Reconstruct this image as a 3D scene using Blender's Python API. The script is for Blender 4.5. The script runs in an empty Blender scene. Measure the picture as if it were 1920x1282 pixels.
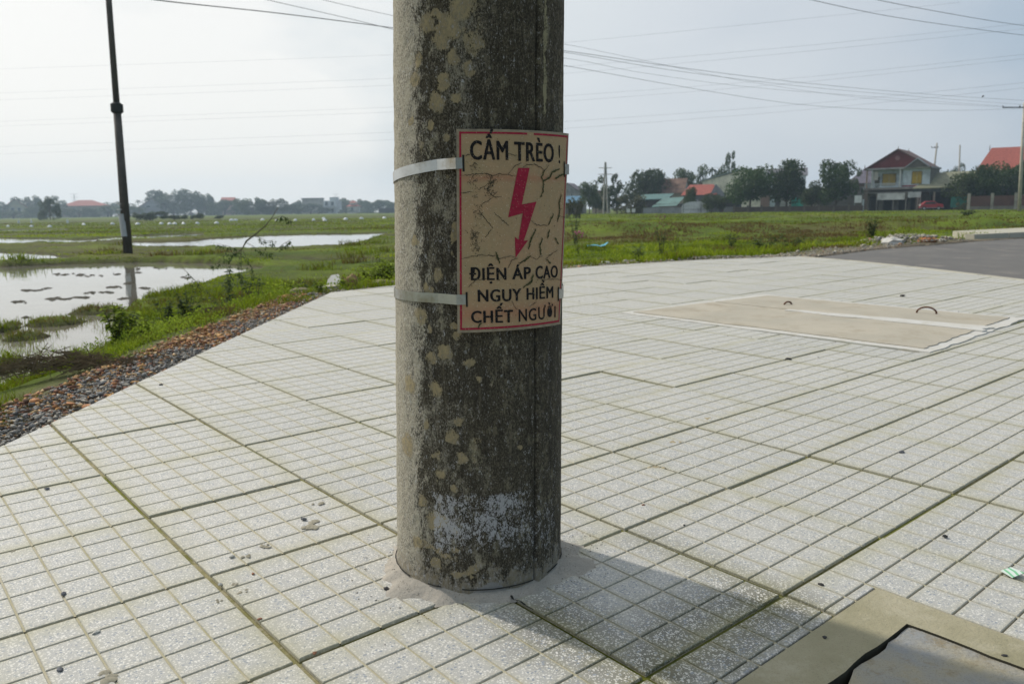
import bpy, bmesh, math, random
import numpy as np
from mathutils import Vector, Matrix, noise as mnoise
random.seed(7); rng = np.random.default_rng(7)
SC = bpy.context.scene
COL = SC.collection

# ------------------------------------------------------------------ camera
F_PX, CX, CY = 1493.0, 960.0, 641.0
PITCH, ROLL, CAM_H = math.atan(249/1493), 0.015, 0.7421
_c, _s = math.cos(PITCH), math.sin(PITCH)
FW = np.array([0, _c, -_s]); _up = np.array([0, _s, _c]); _ri = np.array([1., 0, 0])
RI = _ri*math.cos(ROLL) - _up*math.sin(ROLL)
UP = _up*math.cos(ROLL) + _ri*math.sin(ROLL)
C0 = np.array([0, 0, CAM_H])
cd = bpy.data.cameras.new('camera'); cam = bpy.data.objects.new('camera', cd); COL.objects.link(cam)
cd.sensor_width = 36; cd.lens = F_PX*36/1920; cd.clip_start = 0.05; cd.clip_end = 4000
M = Matrix(((RI[0], UP[0], -FW[0], 0), (RI[1], UP[1], -FW[1], 0), (RI[2], UP[2], -FW[2], CAM_H), (0, 0, 0, 1)))
cam.matrix_world = M
cd.dof.use_dof = True; cd.dof.focus_distance = 1.5; cd.dof.aperture_fstop = 9.0
SC.camera = cam

def ray(px, py): return RI*(px-CX)/F_PX + UP*(CY-py)/F_PX + FW
def at(px, py, d):
    r = ray(px, py); return Vector(C0 + r*(d/r[1]))
PA, PB = -0.00894, 0.01205                       # cross-fall of the paving
PN = np.array([-PA, -PB, 1.0]); PN /= np.linalg.norm(PN)
def pav(x, y): return PA*x + PB*y
def gz(px, py, z=None):
    r = ray(px, py)
    t = -(PN[2]*CAM_H)/(PN@r) if z is None else (z-CAM_H)/r[2]
    return Vector(C0 + r*t)

# ------------------------------------------------------------------ sky, sun, exposure
SUN_AZ = np.array([-0.8, 0.6]); SUN_EL = math.radians(40)
sdir = Vector((SUN_AZ[0]*math.cos(SUN_EL), SUN_AZ[1]*math.cos(SUN_EL), math.sin(SUN_EL)))
W = bpy.data.worlds.new('World'); SC.world = W; W.use_nodes = True
nt = W.node_tree; nt.nodes.clear()
def N(t, typ, **kw):
    n = t.nodes.new(typ)
    for k, v in kw.items(): setattr(n, k, v)
    return n
sky = N(nt, 'ShaderNodeTexSky', sky_type='NISHITA', sun_disc=False, sun_elevation=SUN_EL,
        sun_rotation=math.atan2(sdir.x, sdir.y), air_density=1.2, dust_density=4.0, ozone_density=1.0)
geo = N(nt, 'ShaderNodeTexCoord')
dp = N(nt, 'ShaderNodeVectorMath', operation='DOT_PRODUCT'); dp.inputs[1].default_value = sdir
nrm = N(nt, 'ShaderNodeVectorMath', operation='NORMALIZE')
nt.links.new(geo.outputs['Generated'], nrm.inputs[0]); nt.links.new(nrm.outputs[0], dp.inputs[0])
mp = N(nt, 'ShaderNodeMapping'); mp.inputs['Scale'].default_value = (1, 1, 2.6)
nt.links.new(nrm.outputs[0], mp.inputs[0])
cl = N(nt, 'ShaderNodeTexNoise'); cl.inputs['Scale'].default_value = 2.6; cl.inputs['Detail'].default_value = 6; cl.inputs['Roughness'].default_value = .5
nt.links.new(mp.outputs[0], cl.inputs['Vector'])
ad = N(nt, 'ShaderNodeMath', operation='MULTIPLY_ADD'); ad.inputs[1].default_value = 0.52
nt.links.new(cl.outputs['Fac'], ad.inputs[0])
sepz = N(nt, 'ShaderNodeSeparateXYZ'); nt.links.new(nrm.outputs[0], sepz.inputs[0])
hl = N(nt, 'ShaderNodeMapRange'); hl.inputs[1].default_value = 0; hl.inputs[2].default_value = .30; hl.inputs[3].default_value = .17; hl.inputs[4].default_value = -.08
nt.links.new(sepz.outputs[2], hl.inputs[0]); a2n = N(nt, 'ShaderNodeMath', operation='ADD'); nt.links.new(dp.outputs['Value'], a2n.inputs[0]); nt.links.new(hl.outputs[0], a2n.inputs[1])
nt.links.new(a2n.outputs[0], ad.inputs[2])
rp = N(nt, 'ShaderNodeValToRGB')
e = rp.color_ramp.elements
e[0].position = 0.0; e[0].color = (.25, .36, .48, 1); e[1].position = 1.0; e[1].color = (.92, .92, .90, 1)
for pos, col in ((.30, (.35, .46, .58, 1)), (.52, (.57, .625, .69, 1)), (.72, (.68, .72, .76, 1)), (.92, (.745, .785, .80, 1))):
    q = e.new(pos); q.color = col
nt.links.new(ad.outputs[0], rp.inputs[0])
b1 = N(nt, 'ShaderNodeBackground'); b1.inputs[1].default_value = 0.07; nt.links.new(sky.outputs[0], b1.inputs[0])
b2 = N(nt, 'ShaderNodeBackground'); b2.inputs[1].default_value = 1.13; nt.links.new(rp.outputs[0], b2.inputs[0])
mx = N(nt, 'ShaderNodeMixShader'); mx.inputs[0].default_value = .85
nt.links.new(b1.outputs[0], mx.inputs[1]); nt.links.new(b2.outputs[0], mx.inputs[2])
wo = N(nt, 'ShaderNodeOutputWorld'); nt.links.new(mx.outputs[0], wo.inputs[0])

sl = bpy.data.lights.new('sun', 'SUN'); sl.energy = 3.3; sl.angle = math.radians(1.8); sl.color = (1, .95, .87)
so = bpy.data.objects.new('sun', sl); COL.objects.link(so)
so.rotation_euler = (-sdir).to_track_quat('-Z', 'Y').to_euler(); so.location = (-30, 22, 30)
SC.view_settings.view_transform = 'Standard'; SC.view_settings.look = 'None'
SC.view_settings.exposure = 0.0; SC.view_settings.gamma = 1.0; SC.view_settings.use_curve_mapping = False
SC.cycles.volume_bounces = 0; SC.cycles.max_bounces = 6; SC.cycles.diffuse_bounces = 3

# ------------------------------------------------------------------ helpers
def tag(o, label=None, cat=None, group=None, kind=None):
    if label: o['label'] = label
    if cat: o['category'] = cat
    if group: o['group'] = group
    if kind: o['kind'] = kind
    return o
def empty(name, loc, rz=0, label=None, cat=None, group=None):
    o = bpy.data.objects.new(name, None); o.empty_display_size = .1; COL.objects.link(o)
    o.location = loc; o.rotation_euler = (0, 0, rz); return tag(o, label, cat, group)
def link(name, me, parent=None, loc=None):
    o = bpy.data.objects.new(name, me); COL.objects.link(o)
    if parent: o.parent = parent
    if loc is not None: o.location = loc
    return o
class MB:
    """collects polygons; build() links them as one mesh object"""
    def __init__(s): s.v = []; s.f = []; s.m = []
    def poly(s, pts, mi=0):
        b = len(s.v); s.v += [tuple(p) for p in pts]; s.f.append(tuple(range(b, b+len(pts)))); s.m.append(mi); return s
    def add(s, vs, fs, mi=0):
        b = len(s.v); s.v += [tuple(p) for p in vs]; s.f += [tuple(b+i for i in f) for f in fs]; s.m += [mi]*len(fs); return s
    def box(s, x0, x1, y0, y1, z0, z1, mi=0):
        return s.add([(x0,y0,z0),(x1,y0,z0),(x1,y1,z0),(x0,y1,z0),(x0,y0,z1),(x1,y0,z1),(x1,y1,z1),(x0,y1,z1)],
                     [(0,3,2,1),(4,5,6,7),(0,1,5,4),(1,2,6,5),(2,3,7,6),(3,0,4,7)], mi)
    def tube(s, pts, rad, n=8, mi=0, caps=True):
        pts = [Vector(p) for p in pts]; rs = rad if isinstance(rad, (list, tuple)) else [rad]*len(pts)
        vs = []; fs = []
        for i, p in enumerate(pts):
            t = (pts[min(i+1, len(pts)-1)] - pts[max(i-1, 0)]).normalized()
            a = t.orthogonal().normalized() if abs(t.z) > .9 else Vector((0, 0, 1)).cross(t).normalized()
            if abs(t.z) > .9: a = (Vector((1, 0, 0)) - t*t.x).normalized()
            b = t.cross(a)
            for k in range(n):
                w = 2*math.pi*k/n; vs.append(p + (a*math.cos(w) + b*math.sin(w))*rs[i])
        for i in range(len(pts)-1):
            for k in range(n):
                k2 = (k+1) % n; fs.append((i*n+k, i*n+k2, (i+1)*n+k2, (i+1)*n+k))
        if caps: fs.append(tuple(reversed(range(n)))); fs.append(tuple((len(pts)-1)*n+k for k in range(n)))
        return s.add(vs, fs, mi)
    def build(s, name, mats, parent=None, loc=None, smooth=False):
        me = bpy.data.meshes.new(name); me.from_pydata(s.v, [], s.f)
        mats = mats if isinstance(mats, (list, tuple)) else [mats]
        for m in mats: me.materials.append(m)
        if len(mats) > 1: me.polygons.foreach_set('material_index', s.m)
        if smooth: me.polygons.foreach_set('use_smooth', [True]*len(s.f))
        me.update(); return link(name, me, parent, loc)
def npmesh(name, V, Fc, mats, smooth=False, attrs=None, mi=None):
    """V (n,3); Fc (m,3) or (m,4) index array"""
    me = bpy.data.meshes.new(name); n, k = Fc.shape
    me.vertices.add(len(V)); me.vertices.foreach_set('co', np.ascontiguousarray(V, np.float32).ravel())
    me.loops.add(n*k); me.loops.foreach_set('vertex_index', np.ascontiguousarray(Fc, np.int32).ravel())
    me.polygons.add(n); me.polygons.foreach_set('loop_start', np.arange(0, n*k, k, dtype=np.int32))
    try: me.polygons.foreach_set('loop_total', np.full(n, k, np.int32))
    except Exception: pass
    for m in (mats if isinstance(mats, (list, tuple)) else [mats]): me.materials.append(m)
    if mi is not None: me.polygons.foreach_set('material_index', np.asarray(mi, np.int32))
    if smooth: me.polygons.foreach_set('use_smooth', np.ones(n, bool))
    for an, av in (attrs or {}).items():
        a = me.attributes.new(an, 'FLOAT', 'POINT'); a.data.foreach_set('value', np.asarray(av, np.float32))
    me.update(calc_edges=True); return me

# ------------------------------------------------------------------ materials
MATS = {}
def nodes_mat(name):
    m = bpy.data.materials.new(name); m.use_nodes = True; t = m.node_tree
    b = t.nodes['Principled BSDF']; MATS[name] = m; return m, t, b
def L(t, a, b): t.links.new(a, b)
def noise(t, vec, scale, detail=4, rough=.55, out='Fac'):
    n = N(t, 'ShaderNodeTexNoise'); n.inputs['Scale'].default_value = scale; n.inputs['Detail'].default_value = detail
    n.inputs['Roughness'].default_value = rough
    if vec is not None: L(t, vec, n.inputs['Vector'])
    return n.outputs[out]
def ramp(t, fac, stops, interp='LINEAR'):
    r = N(t, 'ShaderNodeValToRGB'); r.color_ramp.interpolation = interp; e = r.color_ramp.elements
    while len(e) < len(stops): e.new(.5)
    for i, (p, c) in enumerate(stops):
        e[i].position = p; e[i].color = (c, c, c, 1) if isinstance(c, (int, float)) else (*c, 1)
    L(t, fac, r.inputs[0]); return r.outputs[0]
def mixc(t, fac, a, b, blend='MIX'):
    n = N(t, 'ShaderNodeMix', data_type='RGBA', blend_type=blend)
    for i, v in ((0, fac), (6, a), (7, b)):
        if hasattr(v, 'links'): L(t, v, n.inputs[i])
        elif isinstance(v, (int, float)): n.inputs[i].default_value = v
        else: n.inputs[i].default_value = (*v, 1)
    return n.outputs[2]
def mth(t, op, a, b=None, c=None, clamp=False):
    n = N(t, 'ShaderNodeMath', operation=op, use_clamp=clamp)
    for i, v in enumerate((a, b, c)):
        if v is None: continue
        if hasattr(v, 'links'): L(t, v, n.inputs[i])
        else: n.inputs[i].default_value = v
    return n.outputs[0]
def objco(t): return N(t, 'ShaderNodeTexCoord').outputs['Object']
def worldco(t): return N(t, 'ShaderNodeNewGeometry').outputs['Position']
def bump(t, b, h, dist, strength=1.0):
    n = N(t, 'ShaderNodeBump'); n.inputs['Distance'].default_value = dist; n.inputs['Strength'].default_value = strength
    L(t, h, n.inputs['Height']); L(t, n.outputs[0], b.inputs['Normal']); return n
def simple(name, col, rough=.7, var=.25, scale=3., metal=0., bmp=0., spec=.5, dirt=None):
    """painted / plain surface with uneven tone and grain"""
    m, t, b = nodes_mat(name); v = objco(t)
    f = noise(t, v, scale, 6, .62)
    lo = tuple(c*(1-var) for c in col); hi = tuple(min(1, c*(1+var)) for c in col)
    c = ramp(t, f, [(.3, lo), (.7, hi)])
    if dirt is not None:
        f2 = ramp(t, noise(t, v, scale*.45, 8, .7), [(.48, 0), (.66, 1)]); c = mixc(t, f2, c, dirt)
    L(t, c, b.inputs['Base Color']); b.inputs['Roughness'].default_value = rough
    b.inputs['Metallic'].default_value = metal; b.inputs['Specular IOR Level'].default_value = spec
    if bmp: bump(t, b, noise(t, v, scale*8, 6, .7), bmp)
    return m

STAIN_TC = []
def paveco(t):
    n = N(t, 'ShaderNodeTexCoord'); STAIN_TC.append(n); return n.outputs['Object']
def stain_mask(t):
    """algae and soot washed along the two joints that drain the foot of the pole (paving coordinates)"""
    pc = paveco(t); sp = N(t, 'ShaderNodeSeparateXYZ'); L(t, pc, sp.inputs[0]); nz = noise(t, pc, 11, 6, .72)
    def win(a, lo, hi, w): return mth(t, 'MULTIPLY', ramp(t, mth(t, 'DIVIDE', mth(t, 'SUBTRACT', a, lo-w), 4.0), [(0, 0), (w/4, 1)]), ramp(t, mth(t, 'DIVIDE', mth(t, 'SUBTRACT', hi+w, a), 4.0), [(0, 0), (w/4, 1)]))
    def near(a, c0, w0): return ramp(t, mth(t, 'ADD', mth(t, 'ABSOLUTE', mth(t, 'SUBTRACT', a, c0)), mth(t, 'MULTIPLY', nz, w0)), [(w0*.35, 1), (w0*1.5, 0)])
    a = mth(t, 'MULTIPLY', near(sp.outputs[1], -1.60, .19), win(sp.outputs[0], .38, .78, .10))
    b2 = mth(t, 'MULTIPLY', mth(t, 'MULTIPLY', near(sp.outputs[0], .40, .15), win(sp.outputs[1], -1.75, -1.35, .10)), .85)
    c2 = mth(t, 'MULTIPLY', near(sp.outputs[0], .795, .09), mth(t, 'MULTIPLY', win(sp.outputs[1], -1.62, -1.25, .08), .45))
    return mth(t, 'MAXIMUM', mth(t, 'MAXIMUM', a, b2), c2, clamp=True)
# terrazzo paving tile: chips, grime on the joints
def mat_tile():
    m, t, b = nodes_mat('terrazzo'); oc = objco(t)
    oi = N(t, 'ShaderNodeObjectInfo')
    off = N(t, 'ShaderNodeVectorMath', operation='MULTIPLY_ADD'); off.inputs[1].default_value = (1, 1, 1)
    cmb = N(t, 'ShaderNodeCombineXYZ'); L(t, mth(t, 'MULTIPLY', oi.outputs['Random'], 37.0), cmb.inputs[0]); L(t, mth(t, 'MULTIPLY', oi.outputs['Random'], 91.0), cmb.inputs[1])
    L(t, oc, off.inputs[0]); L(t, cmb.outputs[0], off.inputs[2]); v = off.outputs[0]
    base = mixc(t, oi.outputs['Random'], (.395, .39, .37), (.475, .46, .425))
    base = mixc(t, ramp(t, noise(t, v, 14, 6, .65), [(.35, 0), (.7, .55)]), base, (.43, .415, .36))
    base = mixc(t, ramp(t, noise(t, v, 420, 3, .7), [(.3, 0), (.75, .55)]), base, (.27, .275, .27))
    def chips(scale, lo, hi, pick, col, base, dk):
        vo = N(t, 'ShaderNodeTexVoronoi'); vo.inputs['Scale'].default_value = scale; vo.inputs['Randomness'].default_value = 1
        wp = N(t, 'ShaderNodeVectorMath', operation='MULTIPLY_ADD'); wp.inputs[1].default_value = (.0035,)*3
        nn = N(t, 'ShaderNodeTexNoise'); nn.inputs['Scale'].default_value = 170; L(t, v, nn.inputs['Vector'])
        L(t, nn.outputs['Color'], wp.inputs[0]); L(t, v, wp.inputs[2]); L(t, wp.outputs[0], vo.inputs['Vector'])
        d = ramp(t, vo.outputs['Distance'], [(lo, 1), (hi, 0)])
        sp = N(t, 'ShaderNodeSeparateColor'); L(t, vo.outputs['Color'], sp.inputs[0])
        k = mth(t, 'GREATER_THAN', sp.outputs[dk], pick)
        return mixc(t, mth(t, 'MULTIPLY', d, k), base, col)
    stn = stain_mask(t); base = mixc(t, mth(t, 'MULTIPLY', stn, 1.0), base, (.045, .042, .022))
    base = chips(185, .34, .44, .52, (.62, .60, .55), base, 0)
    base = chips(150, .34, .42, .62, (.25, .27, .29), base, 1)
    base = chips(330, .30, .42, .55, (.60, .58, .52), base, 2)
    # ochre film near grooves, olive moss near the tile's rim
    sx = N(t, 'ShaderNodeSeparateXYZ'); L(t, oc, sx.inputs[0])
    def edge(a, per):
        f = mth(t, 'FRACT', mth(t, 'DIVIDE', a, per)); return mth(t, 'MULTIPLY', mth(t, 'SUBTRACT', .5, mth(t, 'ABSOLUTE', mth(t, 'SUBTRACT', f, .5))), per)
    de = mth(t, 'MINIMUM', edge(sx.outputs[0], .08), edge(sx.outputs[1], .08))
    dt = mth(t, 'MINIMUM', edge(sx.outputs[0], .4), edge(sx.outputs[1], .4))
    wob = noise(t, v, 45, 5, .7)
    f1 = mth(t, 'MULTIPLY', ramp(t, mth(t, 'ADD', de, mth(t, 'MULTIPLY', wob, .012)), [(.006, .8), (.022, 0)]), .6)
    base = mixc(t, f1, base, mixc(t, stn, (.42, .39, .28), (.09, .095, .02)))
    amt = ramp(t, noise(t, v, 4.0, 3), [(.30, .15), (.58, 1)])
    f2 = mth(t, 'MULTIPLY', ramp(t, mth(t, 'ADD', dt, mth(t, 'MULTIPLY', wob, .035)), [(.012, 1), (.075, 0)]), mth(t, 'MULTIPLY', amt, .55))
    base = mixc(t, f2, base, (.34, .315, .17))
    L(t, base, b.inputs['Base Color']); b.inputs['Roughness'].default_value = .62; b.inputs['Specular IOR Level'].default_value = .35
    bump(t, b, mixc(t, .5, noise(t, v, 500, 4, .7), noise(t, v, 90, 3)), .0012)
    return m
M_TILE = mat_tile()
def mat_dirt(name, c1, c2, c3, s=8., bm=.003):
    m, t, b = nodes_mat(name); v = worldco(t)
    c = mixc(t, ramp(t, noise(t, v, s, 5, .6), [(.38, 0), (.62, 1)]), c1, c2)
    c = mixc(t, ramp(t, noise(t, v, s*3.1, 6, .7), [(.5, 0), (.68, 1)]), c, c3)
    L(t, c, b.inputs['Base Color']); b.inputs['Roughness'].default_value = .95; b.inputs['Specular IOR Level'].default_value = .15
    bump(t, b, noise(t, v, 260, 5, .75), bm); return m
M_GROOVE = mat_dirt('groove_floor', (.29, .26, .17), (.20, .19, .11), (.34, .30, .21), 3.0)
M_SAND = mat_dirt('groove_sand', (.45, .41, .30), (.39, .36, .235), (.48, .44, .34), 5.0, .0015)
def mat_joint():
    m, t, b = nodes_mat('joint_moss'); pc = paveco(t)
    dry = mixc(t, ramp(t, noise(t, pc, 5, 5, .65), [(.42, 0), (.60, 1)]), (.33, .29, .165), (.17, .165, .05))
    dry = mixc(t, ramp(t, noise(t, pc, 60, 5, .7), [(.5, 0), (.62, .8)]), dry, (.38, .34, .24))
    green = mixc(t, ramp(t, noise(t, pc, 40, 5, .7), [(.42, 0), (.6, 1)]), (.12, .14, .012), (.20, .20, .03))
    dd = N(t, 'ShaderNodeVectorMath', operation='DISTANCE'); L(t, pc, dd.inputs[0]); dd.inputs[1].default_value = (.55, -1.35, 0)
    k = ramp(t, mth(t, 'ADD', dd.outputs['Value'], mth(t, 'MULTIPLY', noise(t, pc, 4, 4), 1.2)), [(.75, 1), (1.9, .0)])
    k2 = ramp(t, noise(t, pc, 1.7, 4, .6), [(.50, 0), (.60, .8)])
    c = mixc(t, mth(t, 'MAXIMUM', k, k2), dry, green)
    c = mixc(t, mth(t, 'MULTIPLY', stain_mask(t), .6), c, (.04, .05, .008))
    L(t, c, b.inputs['Base Color']); b.inputs['Roughness'].default_value = .95; b.inputs['Specular IOR Level'].default_value = .15
    bump(t, b, noise(t, pc, 260, 5, .75), .003); return m
M_JOINT = mat_joint()
def mat_conc(name, c1, c2, c3, s=6., bm=.002, speck=True):
    m, t, b = nodes_mat(name); v = worldco(t)
    c = mixc(t, ramp(t, noise(t, v, s, 7, .65), [(.35, 0), (.65, 1)]), c1, c2)
    c = mixc(t, ramp(t, noise(t, v, s*2.3, 8, .72), [(.52, 0), (.70, 1)]), c, c3)
    if speck: c = mixc(t, ramp(t, noise(t, v, 330, 3, .8), [(.34, .5), (.46, 0)]), c, tuple(x*.45 for x in c1))
    L(t, c, b.inputs['Base Color']); b.inputs['Roughness'].default_value = .85; b.inputs['Specular IOR Level'].default_value = .25
    bump(t, b, mixc(t, .4, noise(t, v, 140, 8, .75), noise(t, v, 20, 4)), bm); return m
M_FRAME = mat_conc('cover_frame_concrete', (.40, .36, .245), (.29, .265, .165), (.44, .40, .29), 4, .005)
M_LID = mat_conc('cover_lid_concrete', (.46, .41, .29), (.36, .365, .36), (.31, .25, .15), 10, .012)
M_SLAB = mat_conc('slab_tan_concrete', (.44, .395, .315), (.37, .34, .275), (.33, .285, .21), 2.6, .004)
M_GROUT = mat_conc('white_grout', (.54, .53, .50), (.50, .48, .43), (.42, .385, .30), 7, .003, speck=False)
M_COLLAR = mat_conc('mortar_collar', (.41, .375, .32), (.33, .305, .26), (.48, .42, .35), 12, .006)
M_KERB = mat_conc('kerb_concrete', (.44, .41, .33), (.38, .36, .29), (.40, .37, .28), 3)
M_ASPH = mat_conc('asphalt', (.115, .11, .105), (.15, .143, .132), (.22, .20, .175), .9, .004)
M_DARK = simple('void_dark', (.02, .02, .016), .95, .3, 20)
M_RUST = simple('rusted_rebar', (.11, .045, .022), .9, .4, 60, bmp=.0006)
M_STEEL = simple('strap_steel', (.55, .55, .54), .32, .12, 25, metal=.9, bmp=.0003, dirt=(.33, .28, .2))

# ------------------------------------------------------------------ the paving
TH = .7045; AO = np.array([-1.1363, 2.114]); AU = np.array([math.cos(TH), math.sin(TH)]); AV = np.array([-AU[1], AU[0]])
PAVE = [(-1.60, -1.5), (-1.585, 2.39), (-1.54, 4.2), (-1.48, 6.5), (-1.03, 7.02), (.84, 8.86), (2.21, 9.70), (3.63, 10.22),
        (3.97, 9.54), (4.27, 8.60), (4.58, 7.05), (5.6, 2.2), (6.2, -1.5)]
PAVE = [np.array(p) for p in PAVE]
def w2l(p): d = np.asarray(p)-AO; return np.array([d@AU, d@AV])
PL = [w2l(p) for p in PAVE]                      # clockwise or not, checked below
def area(P): return .5*sum(P[i][0]*P[(i+1) % len(P)][1]-P[(i+1) % len(P)][0]*P[i][1] for i in range(len(P)))
if area(PL) < 0: PL = PL[::-1]
def clip(poly, C=PL):
    for i in range(len(C)):
        a, bb = C[i], C[(i+1) % len(C)]; n = np.array([-(bb-a)[1], (bb-a)[0]]); out = []
        for k in range(len(poly)):
            p, q = poly[k], poly[(k+1) % len(poly)]; dp_, dq = (p-a)@n, (q-a)@n
            if dp_ >= 0: out.append(p)
            if dp_*dq < 0: out.append(p + (q-p)*dp_/(dp_-dq))
        poly = out
        if len(poly) < 3: return []
    return poly
HOLES = [(3.44, 4.985, -.735, 1.10), (-3.0, .957, -9.0, -1.702)]
def minus(r, h):
    (a, b_, c, d), (x0, x1, y0, y1) = r, h
    if b_ <= x0 or a >= x1 or d <= y0 or c >= y1: return [r]
    out = []
    if a < x0: out.append((a, x0, c, d)); a = x0
    if b_ > x1: out.append((x1, b_, c, d)); b_ = x1
    if c < y0: out.append((a, b_, c, y0))
    if d > y1: out.append((a, b_, y1, d))
    return out
def inset(P, k):
    c = sum(P)/len(P); out = []; n = len(P)
    for i in range(n):
        p0, p, p2 = P[i-1], P[i], P[(i+1) % n]
        e1 = (p-p0); e2 = (p2-p); l1, l2 = np.linalg.norm(e1), np.linalg.norm(e2)
        if l1 < 1e-4 or l2 < 1e-4: out.append(p); continue
        n1 = np.array([-e1[1], e1[0]])/l1; n2 = np.array([-e2[1], e2[0]])/l2; bs = n1+n2
        d = bs@bs; bs = bs*(2/d) if d > .3 else bs
        out.append(p + bs*k)
    return out
PT, GR = .08, -.0058                              # square pitch, groove floor
def add_pad(mb, P):
    if len(P) < 3 or abs(area(P)) < 4e-5: return
    if area(P) < 0: P = P[::-1]
    q = 1.0 if abs(area(P)) > 6e-4 else .35
    lo = inset(P, .0014*q); hi = inset(P, .0030*q); mid = inset(P, .0018*q)
    if area(hi) < 1e-5: return
    n = len(P); vs = [(*p, GR) for p in lo] + [(*p, -.0013) for p in mid] + [(*p, 0.) for p in hi]
    fs = [tuple(2*n+i for i in range(n))]
    for lv in (0, 1):
        for i in range(n): j = (i+1) % n; fs.append((lv*n+i, lv*n+j, (lv+1)*n+j, (lv+1)*n+i))
    mb.add(vs, fs, 0)
def tile_mesh(i, j, full=False):
    """tile (i,j): u from .4i, v from -.4(j+1); mesh origin at the tile's corner"""
    mb = MB(); u0, v0 = .4*i, -.4*(j+1); o = np.array([u0, v0]); g = .0035
    rects = [(u0+g, u0+.4-g, v0+g, v0+.4-g)]
    if not full:
        for h in HOLES: rects = [q for r in rects for q in minus(r, h)]
    base = []
    for (a, b_, c, d) in rects:
        P = [np.array(p) for p in ((a, c), (b_, c), (b_, d), (a, d))]
        P = P if full else clip(P)
        if len(P) < 3 or abs(area(P)) < 2e-4: continue
        base.append(P); n = len(P)
        mb.add([(*(p-o), -.045) for p in P] + [(*(p-o), GR) for p in P], [tuple(n+k for k in range(n))] + [(k, (k+1) % n, n+(k+1) % n, n+k) for k in range(n)], 1); mb.m[-n:] = [3]*n
    if not base: return None
    for a in range(1, 5):
        xc = u0+a*PT; rr = [(xc-.0036, xc+.0036, v0+g+.001, v0+.4-g-.001)]
        if not full:
            for h in HOLES: rr = [q for r in rr for q in minus(r, h)]
        for (x0, x1, y0, y1) in rr:
            P = [np.array(p) for p in ((x0, y0), (x1, y0), (x1, y1), (x0, y1))]
            if not full: P = clip(P)
            if len(P) >= 3 and abs(area(P)) > 1e-5: mb.add([(*(p-o), -.0022) for p in P], [tuple(range(len(P)))], 2)
    for a in range(5):
        for c in range(5):
            rr = [(u0+a*PT+(g if a == 0 else 0), u0+(a+1)*PT-(g if a == 4 else 0), v0+c*PT+(g if c == 0 else 0), v0+(c+1)*PT-(g if c == 4 else 0))]
            if not full:
                for h in HOLES: rr = [q for r in rr for q in minus(r, h)]
            for (x0, x1, y0, y1) in rr:
                if x1-x0 < .006 or y1-y0 < .006: continue
                P = [np.array(p) for p in ((x0, y0), (x1, y0), (x1, y1), (x0, y1))]
                if not full: P = clip(P)
                if len(P) >= 3: add_pad(mb, [p-o for p in P])
    return mb
rotm = Matrix.Rotation(TH, 4, 'Z'); tilt = Vector((0, 0, 1)).rotation_difference(Vector(PN)).to_matrix().to_4x4()
PM = Matrix.Translation((AO[0], AO[1], pav(*AO))) @ tilt @ rotm
pave = MB()
P2 = inset([p for p in PL], .022); n = len(P2)
for r4 in minus((-20, 30, -20, 20), HOLES[1]):
    Pq = clip([np.array(p) for p in ((r4[0], r4[2]), (r4[1], r4[2]), (r4[1], r4[3]), (r4[0], r4[3]))], P2); n = len(Pq)
    if n > 2: pave.add([(*p, -.0066) for p in Pq] + [(*p, -.12) for p in Pq], [tuple(range(n))] + [(k, n+k, n+(k+1) % n, (k+1) % n) for k in range(n)])
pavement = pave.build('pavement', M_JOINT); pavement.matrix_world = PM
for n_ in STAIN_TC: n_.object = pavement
tag(pavement, 'pale terrazzo paved sidewalk of grooved square tiles around the concrete pole', kind='structure')
def setmats(me, mats):
    for m in mats: me.materials.append(m)
def mesh_from(mb, name, mats):
    me = bpy.data.meshes.new(name); me.from_pydata(mb.v, [], mb.f); setmats(me, mats)
    me.polygons.foreach_set('material_index', mb.m); me.update(); return me
full_me = mesh_from(tile_mesh(0, 0, True), 'tile', [M_TILE, M_GROOVE, M_SAND, M_JOINT])
cells = []
for i in range(-12, 26):
    for j in range(-22, 22):
        u0, v0 = .4*i, -.4*(j+1)
        cor = [np.array(p) for p in ((u0, v0), (u0+.4, v0), (u0+.4, v0+.4), (u0, v0+.4))]
        cp = clip(cor)
        if len(cp) < 3: continue
        w = AO + AU*(u0+.2) + AV*(v0+.2)
        vis = w[1] > .75 and abs(w[0]) < .70*w[1]+.45
        near = w[1] > .2 and abs(w[0]) < 1.2*w[1]+1.5
        if not near: continue
        whole = abs(area(cp)-.16) < 1e-5 and not any(u0+.4 > h[0] and u0 < h[1] and v0+.4 > h[2] and v0 < h[3] for h in HOLES)
        cells.append((0 if vis else 1, w@w, i, j, whole))
cells.sort()
nt_vis = 0; rest = MB()
for k, (hid, d2, i, j, whole) in enumerate(cells):
    single = (not hid) and nt_vis < 298
    if single:
        if whole: me = full_me
        else:
            mb = tile_mesh(i, j)
            if mb is None: continue
            me = mesh_from(mb, 'tile', [M_TILE, M_GROOVE, M_SAND, M_JOINT])
        o = link('tile', me, pavement); nt_vis += 1
        r_ = random.Random(i*131+j)
        dz = r_.uniform(-.0016, .0016)
        if whole:
            o.location = (.4*i + r_.uniform(-.0009, .0009), -.4*(j+1) + r_.uniform(-.0009, .0009), dz)
            o.rotation_euler = (r_.uniform(-.0045, .0045), r_.uniform(-.0045, .0045), r_.uniform(-.002, .002))
        else: o.location = (.4*i, -.4*(j+1), dz*.5)
    else:
        mb = tile_mesh(i, j, whole)
        if mb is None: continue
        if whole: off = (.4*i, -.4*(j+1))
        else: off = (.4*i, -.4*(j+1))
        rest.add([(x+off[0]-(0 if not whole else 0), y+off[1], z) for x, y, z in mb.v], mb.f)
        rest.m[-len(mb.m):] = mb.m
o = rest.build('tile', [M_TILE, M_GROOVE, M_SAND, M_JOINT], pavement); o['kind'] = 'stuff'

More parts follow.
